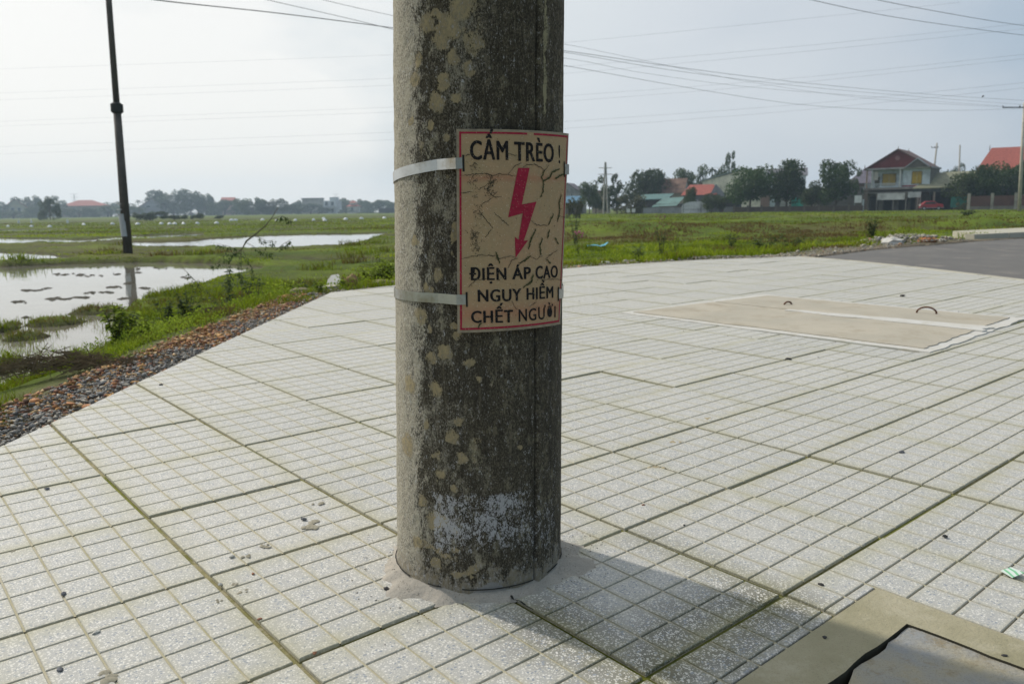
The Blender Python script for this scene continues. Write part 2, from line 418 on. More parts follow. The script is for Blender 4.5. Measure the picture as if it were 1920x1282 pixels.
def onpav(name, mb, mats, **k):                   # a mesh given in paving coordinates, top-level
    o = mb.build(name, mats, **k); o.matrix_world = PM; return o
def pemp(name, u, v, z=0, rz=0, **k):
    o = empty(name, (0, 0, 0), **k); o.matrix_world = PM @ Matrix.Translation((u, v, z)) @ Matrix.Rotation(rz, 4, 'Z'); return o
def uvp(px, py): g = gz(px, py); return w2l((g.x, g.y))

# kerb on the road side
kb = empty('kerb', (0, 0, 0)); kb.matrix_world = PM
tag(kb, 'pale concrete kerb along the right edge of the tiled sidewalk', 'kerb')
cnt = 0
for a, b_ in ((PAVE[7], PAVE[8]), (PAVE[8], PAVE[9]), (PAVE[9], PAVE[10]), (PAVE[10], PAVE[11]), (PAVE[11], PAVE[12])):
    a_, b2_ = w2l(a), w2l(b_); d = b2_-a_; l = np.linalg.norm(d); d /= l; nn = np.array([d[1], -d[0]])
    cen = sum(PL)/len(PL)
    if (cen-a_)@nn > 0: nn = -nn
    s = 0
    while s < l-.05:
        e_ = min(s+1.0, l); p, q = a_+d*(s+.004), a_+d*(e_-.004); w_ = .10
        c4 = [p+nn*.004, q+nn*.004, q+nn*w_, p+nn*w_]
        if area(c4) < 0: c4 = c4[::-1]
        mb = MB(); top = inset(c4, .008)
        mb.add([(*x, -.22) for x in c4]+[(*x, -.006) for x in c4]+[(*x, .002) for x in top], [(8, 9, 10, 11)]+[(k, (k+1) % 4, 4+(k+1) % 4, 4+k) for k in range(4)]+[(4+k, 4+(k+1) % 4, 8+(k+1) % 4, 8+k) for k in range(4)])
        mb.build('kerb_block', M_KERB, kb); s = e_

# far concrete cover: frame of white grout, two tan lids, lifting loops
def wavy_quad(mb, C, z, amp, seed, n=26, mi=0, side=None):
    r_ = random.Random(seed); P = []
    for k in range(len(C)):
        a, bb = np.array(C[k]), np.array(C[(k+1) % len(C)]); nn = np.array([-(bb-a)[1], (bb-a)[0]]); nn /= np.linalg.norm(nn)
        for s in range(n):
            q = a+(bb-a)*s/n + nn*amp*(mnoise.noise(Vector((a[0]*7+s*.55, a[1]*5+k*9, seed)))); P.append(q)
    if area(P) < 0: P = P[::-1]
    m = len(P); mb.add([(*p, z) for p in P]+[(*p, z-.06 if side is None else side) for p in P], [tuple(range(m))]+[(k, m+k, m+(k+1) % m, (k+1) % m) for k in range(m)], mi)
    return mb
fc = pemp('utility_cover', 0, 0, label='large tan concrete cover ringed with white mortar, right of the pole', cat='utility cover')
g_ = wavy_quad(MB(), [(3.405, 1.14), (4.975, 1.085), (5.03, -.71), (3.475, -.775)], .0045, .020, 3)
g_.build('mortar_border', M_GROUT, fc)
wavy_quad(MB(), [(3.47, 1.09), (4.285, 1.05), (4.31, -.675), (3.55, -.72)], .009, .016, 5).build('lid', M_SLAB, fc)
wavy_quad(MB(), [(4.305, 1.04), (4.90, .99), (4.975, -.64), (4.37, -.66)], .009, .014, 6).build('lid', M_SLAB, fc)
wavy_quad(MB(), [(4.235, .46), (4.30, .45), (4.49, -.70), (4.30, -.72)], .0125, .03, 8, 14).build('mortar_smear', M_GROUT, fc)
def loopmb(w=.09, h=.035, r=.006):
    return MB().tube([(-w/2, 0, -.01)]+[(-w/2*math.cos(a), 0, h*math.sin(a)) for a in [math.pi*k/10 for k in range(1, 10)]]+[(w/2, 0, -.01)], r, 6)
for (px, py, rz, lab, w_, h_) in ((1477, 573, .5, 'small rusty rebar lifting loop, left and farther one, on the tan concrete cover', .07, .018), (1737, 590, -.55, 'rusty rebar lifting loop, right and taller one, on the tan concrete cover', .115, .04)):
    q = uvp(px, py); o = loopmb(w_, h_).build('lifting_loop', M_RUST, fc, smooth=True); o.location = (q[0], q[1], .009); o.rotation_euler = (0, 0, rz-TH); o['label'] = lab

# near cover at lower right
nc = pemp('drain_cover', 0, 0, label='weathered concrete drain cover with an open black crack at lower right', cat='drain cover')
mb = MB(); Hh = HOLES[1]
fr = MB()
def strip(mb, inner, outer, z=.0, zi=-.09):
    n = len(inner)
    mb.add([(*p, z) for p in outer]+[(*p, z) for p in inner]+[(*p, zi) for p in inner]+[(*p, zi) for p in outer],
           [(k, k+1, n+k+1, n+k) for k in range(n-1)]+[(n+k, n+k+1, 2*n+k+1, 2*n+k) for k in range(n-1)]+[(3*n+k, 3*n+k+1, k+1, k) for k in range(n-1)])
def wob(a, b_, n, amp, seed):
    a, b_ = np.array(a, float), np.array(b_, float); nn = np.array([-(b_-a)[1], (b_-a)[0]]); nn /= np.linalg.norm(nn)
    return [a+(b_-a)*k/n+nn*amp*mnoise.fractal(Vector((k*.35, seed, 0)), 1.0, 2.0, 4) for k in range(n+1)]
# L-shaped frame: along u (left side) then along v (top side)
outer = [np.array(p) for p in [(-.6+1.555*k/40, -1.705) for k in range(41)]] + [np.array((.955, -1.705-.9*k/30)) for k in range(1, 31)]
inn1 = wob((-.6, -1.80), (.865, -1.80), 40, .006, 2.3); inn2 = wob((.865, -1.80), (.885, -2.605), 30, .005, 7.7)[1:]
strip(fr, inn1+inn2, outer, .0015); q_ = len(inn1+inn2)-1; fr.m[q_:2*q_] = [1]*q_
fr.build('frame', [M_FRAME, simple('shaded_gap_wall', (.035, .032, .018), .95, .4, 30)], nc)  # inner walls coloured near black: the crack's shade is painted in
lidb = wob((-.6, -1.838), (.862, -1.804), 60, .010, 5.1); lidt = wob((.866, -1.804), (.880, -2.605), 30, .004, 9.2)[1:]
for k, p in enumerate(lidt):
    if k < 8: p[0] = max(p[0], .878)              # lid touches the frame near the corner
lp = lidb+lidt+[np.array((-.6, -2.605))]
if area(lp) < 0: lp = lp[::-1]
n = len(lp); MB().add([(*p, -.003) for p in lp]+[(*p, -.09) for p in lp], [tuple(range(n))]+[(k, n+k, n+(k+1) % n, (k+1) % n) for k in range(n)]).build('lid', M_LID, nc)
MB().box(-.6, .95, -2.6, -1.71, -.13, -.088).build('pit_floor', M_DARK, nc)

# ------------------------------------------------------------------ terrain
def sdpoly(P, x, y):
    P = np.asarray(P, float); d = np.full(x.shape, 1e9); ins = np.zeros(x.shape, bool); n = len(P)
    for i in range(n):
        a, b_ = P[i], P[(i+1) % n]; e_ = b_-a; wx, wy = x-a[0], y-a[1]
        h = np.clip((wx*e_[0]+wy*e_[1])/(e_@e_+1e-12), 0, 1); d = np.minimum(d, (wx-e_[0]*h)**2+(wy-e_[1]*h)**2)
        c = ((a[1] <= y) & (b_[1] > y)) | ((b_[1] <= y) & (a[1] > y))
        with np.errstate(all='ignore'): xx = a[0]+(y-a[1])*e_[0]/(e_[1] if e_[1] != 0 else 1e-12)
        ins ^= c & (x < xx)
    d = np.sqrt(d); return np.where(ins, -d, d)
_ph = rng.uniform(0, 6.28, (9, 4)); _dr = rng.uniform(0, 6.28, (9, 4))
def fnoise(x, y, s, seed=0, octv=4):
    """cheap smooth value built from lattice noise"""
    out = np.zeros(x.shape); amp = 1; tot = 0
    for o in range(octv):
        xi, yi = x*s, y*s; x0, y0 = np.floor(xi), np.floor(yi); fx, fy = xi-x0, yi-y0
        fx = fx*fx*(3-2*fx); fy = fy*fy*(3-2*fy)
        def hsh(a, b_):
            h = np.sin(a*127.1+b_*311.7+seed*17.3+o*5.1)*43758.5453; return h-np.floor(h)
        v = (hsh(x0, y0)*(1-fx)+hsh(x0+1, y0)*fx)*(1-fy)+(hsh(x0, y0+1)*(1-fx)+hsh(x0+1, y0+1)*fx)*fy
        out += v*amp; tot += amp; amp *= .5; s *= 2.03
    return out/tot
ZW, ZF = -.60, -.46
def PXP(pts, z=ZW): return [tuple(gz(px, py, z))[:2] for px, py in pts]
PONDS = [
 [(-700, 486), (-200, 500), (0, 502), (60, 500), (130, 497), (200, 495), (300, 494), (400, 497), (470, 503), (450, 512), (400, 521), (345, 535), (290, 553), (240, 566), (205, 582), (183, 602), (172, 635), (178, 662), (150, 688), (100, 702), (40, 728), (0, 748), (-160, 800), (-420, 800), (-900, 640)],
 [(-500, 468), (0, 475), (60, 478), (128, 488), (95, 492), (50, 491), (25, 496), (0, 497), (-500, 498)],
 [(248, 455), (330, 454), (385, 452), (420, 447), (490, 443), (560, 441), (700, 439), (668, 451), (640, 458), (600, 461), (560, 464), (480, 466), (405, 463), (370, 460), (330, 462), (250, 461)],
 [(247, 444), (300, 441), (355, 439), (350, 443), (300, 446), (250, 449)],
 [(-300, 446), (100, 449), (98, 453), (50, 454), (20, 457), (-300, 458)],
 [(128, 450), (158, 450), (155, 453), (130, 454)], [(205, 446), (232, 445), (232, 450), (210, 450)],
 [(8, 431.5), (60, 431), (105, 430.5), (105, 432.6), (8, 434.5)],
]
PONDS = [PXP(p) for p in PONDS]
MUDS = [((185, 586), (58, 6)), ((105, 606), (55, 8)), ((6, 620), (22, 8)), ((50, 634), (42, 8)), ((4, 688), (36, 14)), ((145, 668), (16, 6)), ((22, 610), (14, 4))]
ROAD = [(3.63, 10.22), (5.56, 12.2), (8.4, 14.4), (10.1, 15.7), (16, 21), (40, 30), (60, 18), (60, -10), (6.3, -4), (5.7, 2.2), (4.68, 7.05), (4.37, 8.6), (4.05, 9.55)]
PAD2 = [(8.4, 14.5), (10.1, 15.8), (16, 21.0), (17.0, 23.5), (9.5, 17.5)]
def terrain(x, y):
    dpv = sdpoly(PAVE, x, y); drd = sdpoly(ROAD, x, y)
    dd = np.minimum(dpv, drd)
    zp = PA*np.clip(x, -6, 12) + PB*np.clip(y, -5, 14)
    w = np.where(x < -.9, 1.9, 4.6) ; w = np.where((x >= -.9) & (x < 2), 1.9+2.7*(x+.9)/2.9, w)
    r = np.hypot(x, y)
    k = np.clip((dd-.32)/w, 0, 1); k = k*k*(3-2*k)
    big = fnoise(x, y, .35, 1, 3)-.5
    zf = ZF + big*.16*np.clip((r-6)/20, .25, 1) + (fnoise(x, y, 2.2, 2, 3)-.5)*.07
    zf = zf - .075*np.clip((-x-.8)/3, 0, 1)*np.clip((r-9)/5, 0, 1)
    # low bunds running across the right-hand field and between the paddies
    bund = np.exp(-((y-.12*x-36-2.4*(fnoise(x, y, .10, 5, 2)-.5))/2.6)**2)*.42*np.clip((x+3)/7, 0, 1)*(.6+.8*fnoise(x, y, .22, 6, 2))
    bund += np.exp(-((y-.10*x-54)/2.0)**2)*.24*np.clip((x+6)/6, 0, 1) + np.exp(-((y-.05*x-78)/2.6)**2)*.22*np.clip((x+6)/6, 0, 1)
    ditch = -np.exp(-((y-.18*x-22.5)/1.9)**2)*.06*np.clip((x-1)/5, 0, 1)
    zf = zf + bund + ditch
    z = (zp-.035)*(1-k) + zf*k + (fnoise(x, y, 6, 3, 3)-.5)*.05*np.clip((dd-.35)/.5, 0, 1)
    sd = np.full(x.shape, 1e9)
    for P in PONDS: sd = np.minimum(sd, sdpoly(P, x, y))
    sdn = sd + (fnoise(x, y, 1.3, 8, 4)-.5)*np.clip(r*.016, .15, .7)
    wd_ = np.clip(r*.016, .40, .9); s = np.clip((sdn-.35*wd_*np.clip((r-14)/10, 0, 1))/wd_, 0, 1); s = s*s*(3-2*s)
    z = z + .07*np.exp(-((sd-1.25*wd_)/(.55*wd_+.15))**2)*np.clip((y-20)/2, 0, 1)*np.clip((27-y)/2, 0, 1)*(.5+fnoise(x, y, .9, 18, 3))
    z = -.70*(1-s) + z*s
    for (c, rr) in MUDS:
        c3 = gz(c[0], c[1], ZW); a = gz(c[0]+rr[0], c[1], ZW); b_ = gz(c[0], c[1]-rr[1], ZW)
        ex = max(.05, abs(a.x-c3.x)); ey = max(.05, abs(b_.y-c3.y)); q = ((x-c3.x)/ex)**2+((y-c3.y)/ey)**2
        h = np.clip(1.15-q, 0, 1)*(.6+.8*fnoise(x, y, 3.0, 11, 3)); z = np.where(q < 1.15, np.maximum(z, -.64+.11*h), z)
    z = np.where(dpv < .04, zp-.034, z); z = np.where(dpv < -.06, zp-.16, z); z = np.where(drd < -.02, zp-.22, z)
    z = np.where(r > 240, ZF + 0*z, z)
    return z, dpv, drd, sd
radii = np.concatenate([[.0, .6], np.geomspace(1.2, 900, 560)])
ang = np.concatenate([np.linspace(-64, 64, 860), np.linspace(66, 294, 60)])*math.pi/180
RR, AA = np.meshgrid(radii, ang, indexing='ij'); X = RR*np.sin(AA); Y = RR*np.cos(AA)
Z, dpv, drd, sd = terrain(X, Y)
nr, na = X.shape
idx = np.arange(nr*na).reshape(nr, na); i2 = np.roll(idx, -1, 1)
Fq = np.stack([idx[:-1], i2[:-1], i2[1:], idx[1:]], -1).reshape(-1, 4)
wet = np.clip(1-(Z-ZW)/.10, 0, 1)
bare = np.clip(1-(np.minimum(dpv, drd)-.1)/.55, 0, 1)
def mat_land():
    m, t, b = nodes_mat('field_ground'); v = worldco(t)
    at_ = lambda n_: N(t, 'ShaderNodeAttribute', attribute_name=n_).outputs['Fac']
    g = mixc(t, ramp(t, noise(t, v, .33, 6, .6), [(.38, 0), (.62, 1)]), (.055, .098, .008), (.130, .185, .012))
    g = mixc(t, ramp(t, noise(t, v, .09, 5, .6), [(.48, 0), (.62, .6)]), g, (.13, .105, .04))
    g = mixc(t, ramp(t, noise(t, v, 3.5, 8, .75), [(.42, 0), (.7, .7)]), g, (.07, .055, .03))
    mud = mixc(t, ramp(t, noise(t, v, 5, 6, .7), [(.4, 0), (.6, 1)]), (.035, .03, .019), (.075, .06, .038))
    g = mixc(t, at_('wet'), g, mud)
    grit = mixc(t, ramp(t, noise(t, v, 16, 6, .75), [(.42, 0), (.6, 1)]), (.20, .17, .13), (.30, .24, .17))
    g = mixc(t, at_('bare'), g, grit)
    L(t, g, b.inputs['Base Color']); b.inputs['Roughness'].default_value = .95; b.inputs['Specular IOR Level'].default_value = .1
    bump(t, b, noise(t, v, 7, 9, .75), .05); return m
me = npmesh('ground', np.stack([X, Y, Z], -1).reshape(-1, 3), Fq, mat_land(), True, dict(wet=wet.ravel(), bare=bare.ravel()))
tag(link('ground', me), kind='structure')

m, t, b = nodes_mat('paddy_water'); v = worldco(t)
c = mixc(t, ramp(t, noise(t, v, .7, 6, .65), [(.45, 0), (.65, 1)]), (.20, .19, .16), (.14, .125, .09))
L(t, c, b.inputs['Base Color']); b.inputs['Roughness'].default_value = .03; b.inputs['IOR'].default_value = 1.45
bump(t, b, noise(t, v, 1.6, 5, .5), .004)
MB().poly([(-260, -40, ZW), (260, -40, ZW), (260, 260, ZW), (-260, 260, ZW)]).build('water', m)
tag(bpy.data.objects['water'], kind='structure')

# asphalt road + far pavement block
def flat(name, P, zf, mat, thick=.05, kind=None):
    P = [np.array(p, float) for p in P]
    if area(P) < 0: P = P[::-1]
    n = len(P); o = MB().add([(p[0], p[1], zf(*p)) for p in P]+[(p[0], p[1], zf(*p)-thick) for p in P], [tuple(range(n))]+[(k, n+k, n+(k+1) % n, (k+1) % n) for k in range(n)]).build(name, mat)
    return o
zr = lambda x, y: PA*min(x, 12)+PB*min(y, 14)-.05
rp_ = [(p[0]+(.13 if i > 8 else 0), p[1]) for i, p in enumerate(ROAD)]
bmr = bmesh.new()
vs = [bmr.verts.new((p[0], p[1], zr(*p))) for p in rp_]; fce = bmr.faces.new(vs); bmesh.ops.triangulate(bmr, faces=[fce])
me = bpy.data.meshes.new('road'); bmr.to_mesh(me); bmr.free(); me.materials.append(M_ASPH)
for p_ in me.polygons:
    if p_.normal.z < 0: p_.flip()
tag(link('road', me), kind='structure')
# kerb blocks and slab on the far side of the road
k2 = empty('far_kerb', (0, 0, 0), label='row of pale concrete kerb blocks across the grey road, at the right edge', cat='kerb')
a_ = at(1828, 449, 15.0); b_ = at(2120, 449, 17.6); d = Vector((b_.x-a_.x, b_.y-a_.y, 0)); l = d.length; d.normalize(); nn = Vector((-d.y, d.x, 0))
for k in range(5):
    s0, s1 = k*l/5+.01, (k+1)*l/5-.01; mb = MB(); z0 = -.12; z1 = .145
    base = [a_+d*s0, a_+d*s1, a_+d*s1+nn*.2, a_+d*s0+nn*.2]
    mb.add([(p.x, p.y, z0) for p in base]+[(p.x+nn.x*(.03 if q < 2 else 0), p.y+nn.y*(.03 if q < 2 else 0), z1) for q, p in enumerate(base)], [(4, 5, 6, 7), (0, 1, 5, 4), (1, 2, 6, 5), (2, 3, 7, 6), (3, 0, 4, 7)])
    mb.build('kerb_block', M_KERB, k2)
p0, p1 = a_+nn*.2+d*.6, a_+nn*.2+d*l
flat('far_pavement', [(p0.x, p0.y), (p1.x, p1.y), (p1.x+nn.x*1.6, p1.y+nn.y*1.6), (p0.x+nn.x*1.3+d.x*1.0, p0.y+nn.y*1.3+d.y)], lambda x, y: .14, M_KERB, .3)
tag(bpy.data.objects['far_pavement'], kind='structure')

# ------------------------------------------------------------------ haze: one closed box round everything, sky outside
hz = MB().box(-1000, 1000, -1000, 1000, -2.2, 40)
m = bpy.data.materials.new('haze_air'); m.use_nodes = True; t = m.node_tree; t.nodes.remove(t.nodes['Principled BSDF'])
pv = N(t, 'ShaderNodeVolumePrincipled'); pv.inputs['Color'].default_value = (.66, .84, 1.0, 1); pv.inputs['Density'].default_value = .00052
pv.inputs['Anisotropy'].default_value = .3
L(t, pv.outputs[0], t.nodes['Material Output'].inputs['Volume'])
tag(hz.build('haze', m), kind='stuff')

# ------------------------------------------------------------------ the concrete pole
def pole_x(z): return -.076 + .021*z
def pole_r(z): return .1705 - .0100*z if z < 1.6 else .1545-.0075*(z-1.6)
PY0 = 1.575
spots = [(-.30,.42,.020),(-.13,.52,.013),(-.22,.49,.016),(-.05,.47,.013),(-.43,.55,.020),(-.36,.60,.012),(-.18,.33,.017),(-.10,.29,.014),(-.29,.17,.028),(-.12,.36,.012),
         (-.42,.20,.018),(-.47,.11,.016),(-.30,.08,.014),(-.56,.42,.024),(-.60,.30,.030),(-.24,1.03,.020),(-.36,1.06,.022),(-.47,.97,.018),(-.44,1.00,.016),(-.17,1.05,.026),(-.15,1.00,.018),
         (-.10,1.08,.030),(-.28,.93,.022),(-.22,.96,.018),(-.05,.98,.014),(-.52,.90,.013),(-.34,.89,.011),(-.13,.93,.012),(-.20,.87,.010),(-.28,.63,.014),(-.35,.53,.010),
         (-.48,.69,.010),(-.33,.475,.014),(-.15,.235,.012),(-.25,.26,.013),(0.02,.44,.010),(-.38,.35,.011),(.02,1.02,.012),(.32,.30,.008),(-.45,1.12,.016),(-.07,1.13,.02)]
def pole_mesh():
    nt_, zs = 420, np.concatenate([np.arange(-.12, 1.34, .0032), np.geomspace(1.36, 8.5, 16)])
    # angle phi: 0 faces the camera, + to the right; finer on the viewer's side
    ph = np.linspace(-math.pi, math.pi, nt_, endpoint=False)
    PH, ZZ = np.meshgrid(ph, zs)
    r = np.vectorize(pole_r)(ZZ)
    fn = lambda s, sd_, o=4: fnoise(PH*.165+5, ZZ+3, s, sd_, o)
    r = r + (fn(22, 31)-.5)*.0022 + (fn(95, 32, 3)-.5)*.0018*np.clip(1.2-(PH+1.2)/1.2, .35, 1)
    seam = .72
    w_ = (PH-seam)*.165 + (fnoise(ZZ*0, ZZ, 8, 4, 3)-.5)*.004
    r = r - .0034*np.exp(-(w_/.0022)**2) + .0022*np.exp(-((w_-.009)/.006)**2)
    r = np.where(ZZ > .66, r+.0014*np.exp(-((w_-.02)/.01)**2)*fn(20, 9, 3)*2, r)
    s2 = PH+math.pi-.35
    Xp = pole_x(ZZ)+r*np.sin(PH); Yp = PY0 - r*np.cos(PH)
    V = np.stack([Xp, Yp, ZZ], -1).reshape(-1, 3)
    nz = len(zs); idx = np.arange(nz*nt_).reshape(nz, nt_); j = np.roll(idx, -1, 1)
    Fq = np.stack([idx[:-1], j[:-1], j[1:], idx[1:]], -1).reshape(-1, 4)
    sp = np.zeros(PH.shape)
    wx = PH*.165+(fn(60, 41, 3)-.5)*.018; wz = ZZ+(fn(60, 42, 3)-.5)*.018
    for (a, z, q) in spots:                          # a is in radians*~2.4 -> surface metres
        d = np.hypot(wx-a*.165*1.55, (wz-z)*.9); sp = np.maximum(sp, np.clip(1.25-d/q, 0, 1))
    sp = np.maximum(sp, np.clip((fn(28, 51, 4)-.64)*7, 0, 1)*np.clip(1-np.abs(PH+.25)/.9, 0, 1))
    sp = np.maximum(sp, .75*np.clip((fn(12, 52, 5)-.56)*9, 0, 1)*np.clip((ZZ-.87)*12, 0, 1)*np.clip(1-np.abs(PH+.15)/.55, 0, 1))
    # old whitewash square near the foot
    wa = (PH+.56)/.02; wb_ = (.30-PH)/.25
    wsh = np.clip((PH+.53+(fn(40,61,3)-.5)*.08)/.05, 0, 1)*np.clip((.82-PH)/.5, 0, 1)*np.clip((ZZ-.085-(fn(9,62,3)-.5)*.12)/.06, 0, 1)*np.clip((.224-ZZ+(fn(60,63,2)-.5)*.01)/.006, 0, 1)
    wsh2 = np.clip((PH-.50)/.1, 0, 1)*np.clip((1.25-PH)/.2, 0, 1)*np.clip((ZZ-.07)/.03, 0, 1)*np.clip((.2-ZZ)/.04, 0, 1)*.40
    return V, Fq, sp, np.maximum(wsh, wsh2), PH, ZZ, w_
V, Fq, sp, wsh, PH, ZZ, sw = pole_mesh()
m, t, b = nodes_mat('aged_concrete'); v = objco(t)
A_ = lambda n_: N(t, 'ShaderNodeAttribute', attribute_name=n_).outputs['Fac']
mpn = N(t, 'ShaderNodeMapping'); mpn.inputs['Scale'].default_value = (1, 1, .55); L(t, v, mpn.inputs[0]); vs_ = mpn.outputs[0]
fine = noise(t, vs_, 430, 5, .8)
mid = noise(t, vs_, 46, 7, .74); bigm = noise(t, vs_, 9, 6, .7)
def thr(attr, km, kf, lo, hi, mx=1.0, src=None):
    """mask = attribute broken up by mottling, with a crisp ragged edge"""
    f = mth(t, 'ADD', attr, mth(t, 'MULTIPLY', mth(t, 'SUBTRACT', src if src is not None else mid, .5), km))
    f = mth(t, 'ADD', f, mth(t, 'MULTIPLY', mth(t, 'SUBTRACT', fine, .5), kf)); return ramp(t, f, [(lo, 0), (hi, mx)])
mid2 = noise(t, vs_, 120, 6, .78)
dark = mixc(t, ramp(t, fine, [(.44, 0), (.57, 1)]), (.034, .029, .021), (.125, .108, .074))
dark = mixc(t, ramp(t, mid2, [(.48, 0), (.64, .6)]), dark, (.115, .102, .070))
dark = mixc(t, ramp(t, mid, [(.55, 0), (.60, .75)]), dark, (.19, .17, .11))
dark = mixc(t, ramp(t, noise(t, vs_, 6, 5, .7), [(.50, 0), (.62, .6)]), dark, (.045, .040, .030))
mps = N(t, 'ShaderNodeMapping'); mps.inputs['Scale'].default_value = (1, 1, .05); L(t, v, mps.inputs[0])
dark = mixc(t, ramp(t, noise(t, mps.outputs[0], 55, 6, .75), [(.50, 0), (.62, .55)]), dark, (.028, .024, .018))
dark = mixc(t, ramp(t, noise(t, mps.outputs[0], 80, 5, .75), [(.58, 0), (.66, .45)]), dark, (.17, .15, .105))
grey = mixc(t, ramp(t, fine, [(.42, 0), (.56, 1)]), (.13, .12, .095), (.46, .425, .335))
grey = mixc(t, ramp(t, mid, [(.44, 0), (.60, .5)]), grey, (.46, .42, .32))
base = mixc(t, mth(t, 'MULTIPLY', thr(mth(t, 'MULTIPLY', bigm, .8), 1.0, .8, .40, .60, .5), A_('grey_fade')), dark, grey)  # grey mottling thins out towards the right
base = mixc(t, thr(A_('lit_side'), 1.8, 1.2, .40, .62), base, grey)  # paler left flank: sunlight put into the concrete's colour
tan_ = mixc(t, ramp(t, mid2, [(.4, 0), (.62, 1)]), (.40, .325, .18), (.22, .19, .125))
base = mixc(t, thr(A_('lichen'), 1.5, 1.0, .46, .60, .92, mid2), base, tan_)
base = mixc(t, thr(A_('foot'), 2.4, 1.2, .50, .72, .8), base, mixc(t, ramp(t, mid2, [(.4, 0), (.6, 1)]), (.25, .21, .135), (.32, .30, .26)))
base = mixc(t, thr(mth(t, 'MULTIPLY', A_('whitewash'), mth(t, 'MULTIPLY_ADD', noise(t, vs_, 30, 4, .6), 1.5, -.22)), 3.0, 3.2, .38, .66, .85, mid2), base, (.47, .47, .475))
base = mixc(t, mth(t, 'MULTIPLY', A_('seamline'), .85), base, (.018, .016, .013))
base = mixc(t, thr(mth(t, 'MULTIPLY', A_('scab'), .75), 3.2, 1.5, .5, .70, .8), base, (.36, .33, .20))
base = mixc(t, thr(A_('cement'), 1.0, .5, .42, .52), base, mixc(t, fine, (.20, .195, .18), (.34, .33, .31)))
L(t, base, b.inputs['Base Color']); b.inputs['Roughness'].default_value = .93; b.inputs['Specular IOR Level'].default_value = .18
bump(t, b, mixc(t, .45, fine, mid), .0042)
lit_side = np.clip((-PH-.35)/.75, 0, 1)*np.clip(1.2-np.abs(PH+1.1)/1.4, 0, 1)*1.2
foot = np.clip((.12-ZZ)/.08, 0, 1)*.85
scab = np.exp(-((sw-.020)/.007)**2)*np.clip((ZZ-.88)*30, 0, 1)
me = npmesh('shaft', V, Fq, m, True, dict(lichen=sp.ravel(), whitewash=wsh.ravel(), lit_side=np.clip(lit_side, 0, 1).ravel(), foot=foot.ravel(),
     cement=(np.clip(1.3-np.abs(PH-.10)/.36, 0, 1)*np.clip((.045-ZZ+.012*np.sin(PH*9))/.02, 0, 1)).ravel(), grey_fade=np.clip((.35-PH)/.6, .12, 1).ravel(), seamline=np.exp(-(sw/.0018)**2).ravel(), scab=scab.ravel()))
P_ = empty('concrete_pole', (0, 0, 0), label='thick round weathered concrete pole in the foreground, stained with lichen and old whitewash', cat='pole')
link('shaft', me, P_)
# mortar collar poured round the foot
def collar():
    na, nr_ = 160, 16; V = []; Fc = []
    for i in range(na):
        a = 2*math.pi*i/na
        wd = .026 + .022*mnoise.noise(Vector((math.cos(a)*1.6, math.sin(a)*1.6, 4))) + .020*mnoise.fractal(Vector((math.cos(a)*5, math.sin(a)*5, 1)), 1.0, 2.0, 5)
        wd += .030*math.exp(-((a-math.radians(225))/.35)**2) + .045*math.exp(-((a-math.radians(352))/.25)**2) + .02*math.exp(-((a-math.radians(20))/.3)**2)
        for k in range(nr_):
            s = k/(nr_-1); r = .160 + s*(wd+.012); x = pole_x(0)+r*math.cos(a); y = PY0+r*math.sin(a)
            z = pav(x, y) + .019*(1-s)**1.5 - .0035*s**4 + .004*mnoise.noise(Vector((x*22, y*22, 0)))*(1-s*.6) + .0017
            if k == 1: z -= .004
            z += .0016*mnoise.noise(Vector((x*90, y*90, 2)))*(1 if k < nr_-1 else 0)
            V.append((x, y, z))
    for i in range(na):
        for k in range(nr_-1):
            j = (i+1) % na; Fc.append((i*nr_+k, i*nr_+k+1, j*nr_+k+1, j*nr_+k))
    return V, Fc
V_, F_ = collar(); mb = MB(); mb.add(V_, F_); o = mb.build('mortar_collar', M_COLLAR, P_, smooth=True)
cr = MB()
pts = [gz(*p) for p in ((950, 1113), (958, 1120), (962, 1128), (976, 1131), (985, 1138), (1000, 1146))]
for k in range(len(pts)-1):
    a, c2 = pts[k], pts[k+1]; d = (c2-a).normalized(); q = Vector((-d.y, d.x, 0))*(.0022 if k % 2 else .0012)
    z = .0065-.0006*k
    cr.poly([a-q+Vector((0, 0, z)), c2-q+Vector((0, 0, z)), c2+q+Vector((0, 0, z)), a+q+Vector((0, 0, z))])
cr.build('collar_crack', M_DARK, P_)
fr_ = MB()
for k in range(150):                              # shrinkage gap between shaft and mortar
    if mnoise.noise(Vector((k*.11, 3, 0))) < -.12: continue
    P = []
    for q in (k, k+1.02):
        a = 6.2832*q/150; r = .1722+.0012*mnoise.noise(Vector((q*.5, 0, 0))); x = pole_x(0)+r*math.cos(a); y = PY0+r*math.sin(a); P.append((x, y, pav(x, y)+.0185))
    fr_.tube(P, .0011+.0008*abs(mnoise.noise(Vector((k*.3, 9, 0)))), 4, caps=False)
fr_.build('foot_gap', M_DARK, P_)['kind'] = 'stuff'

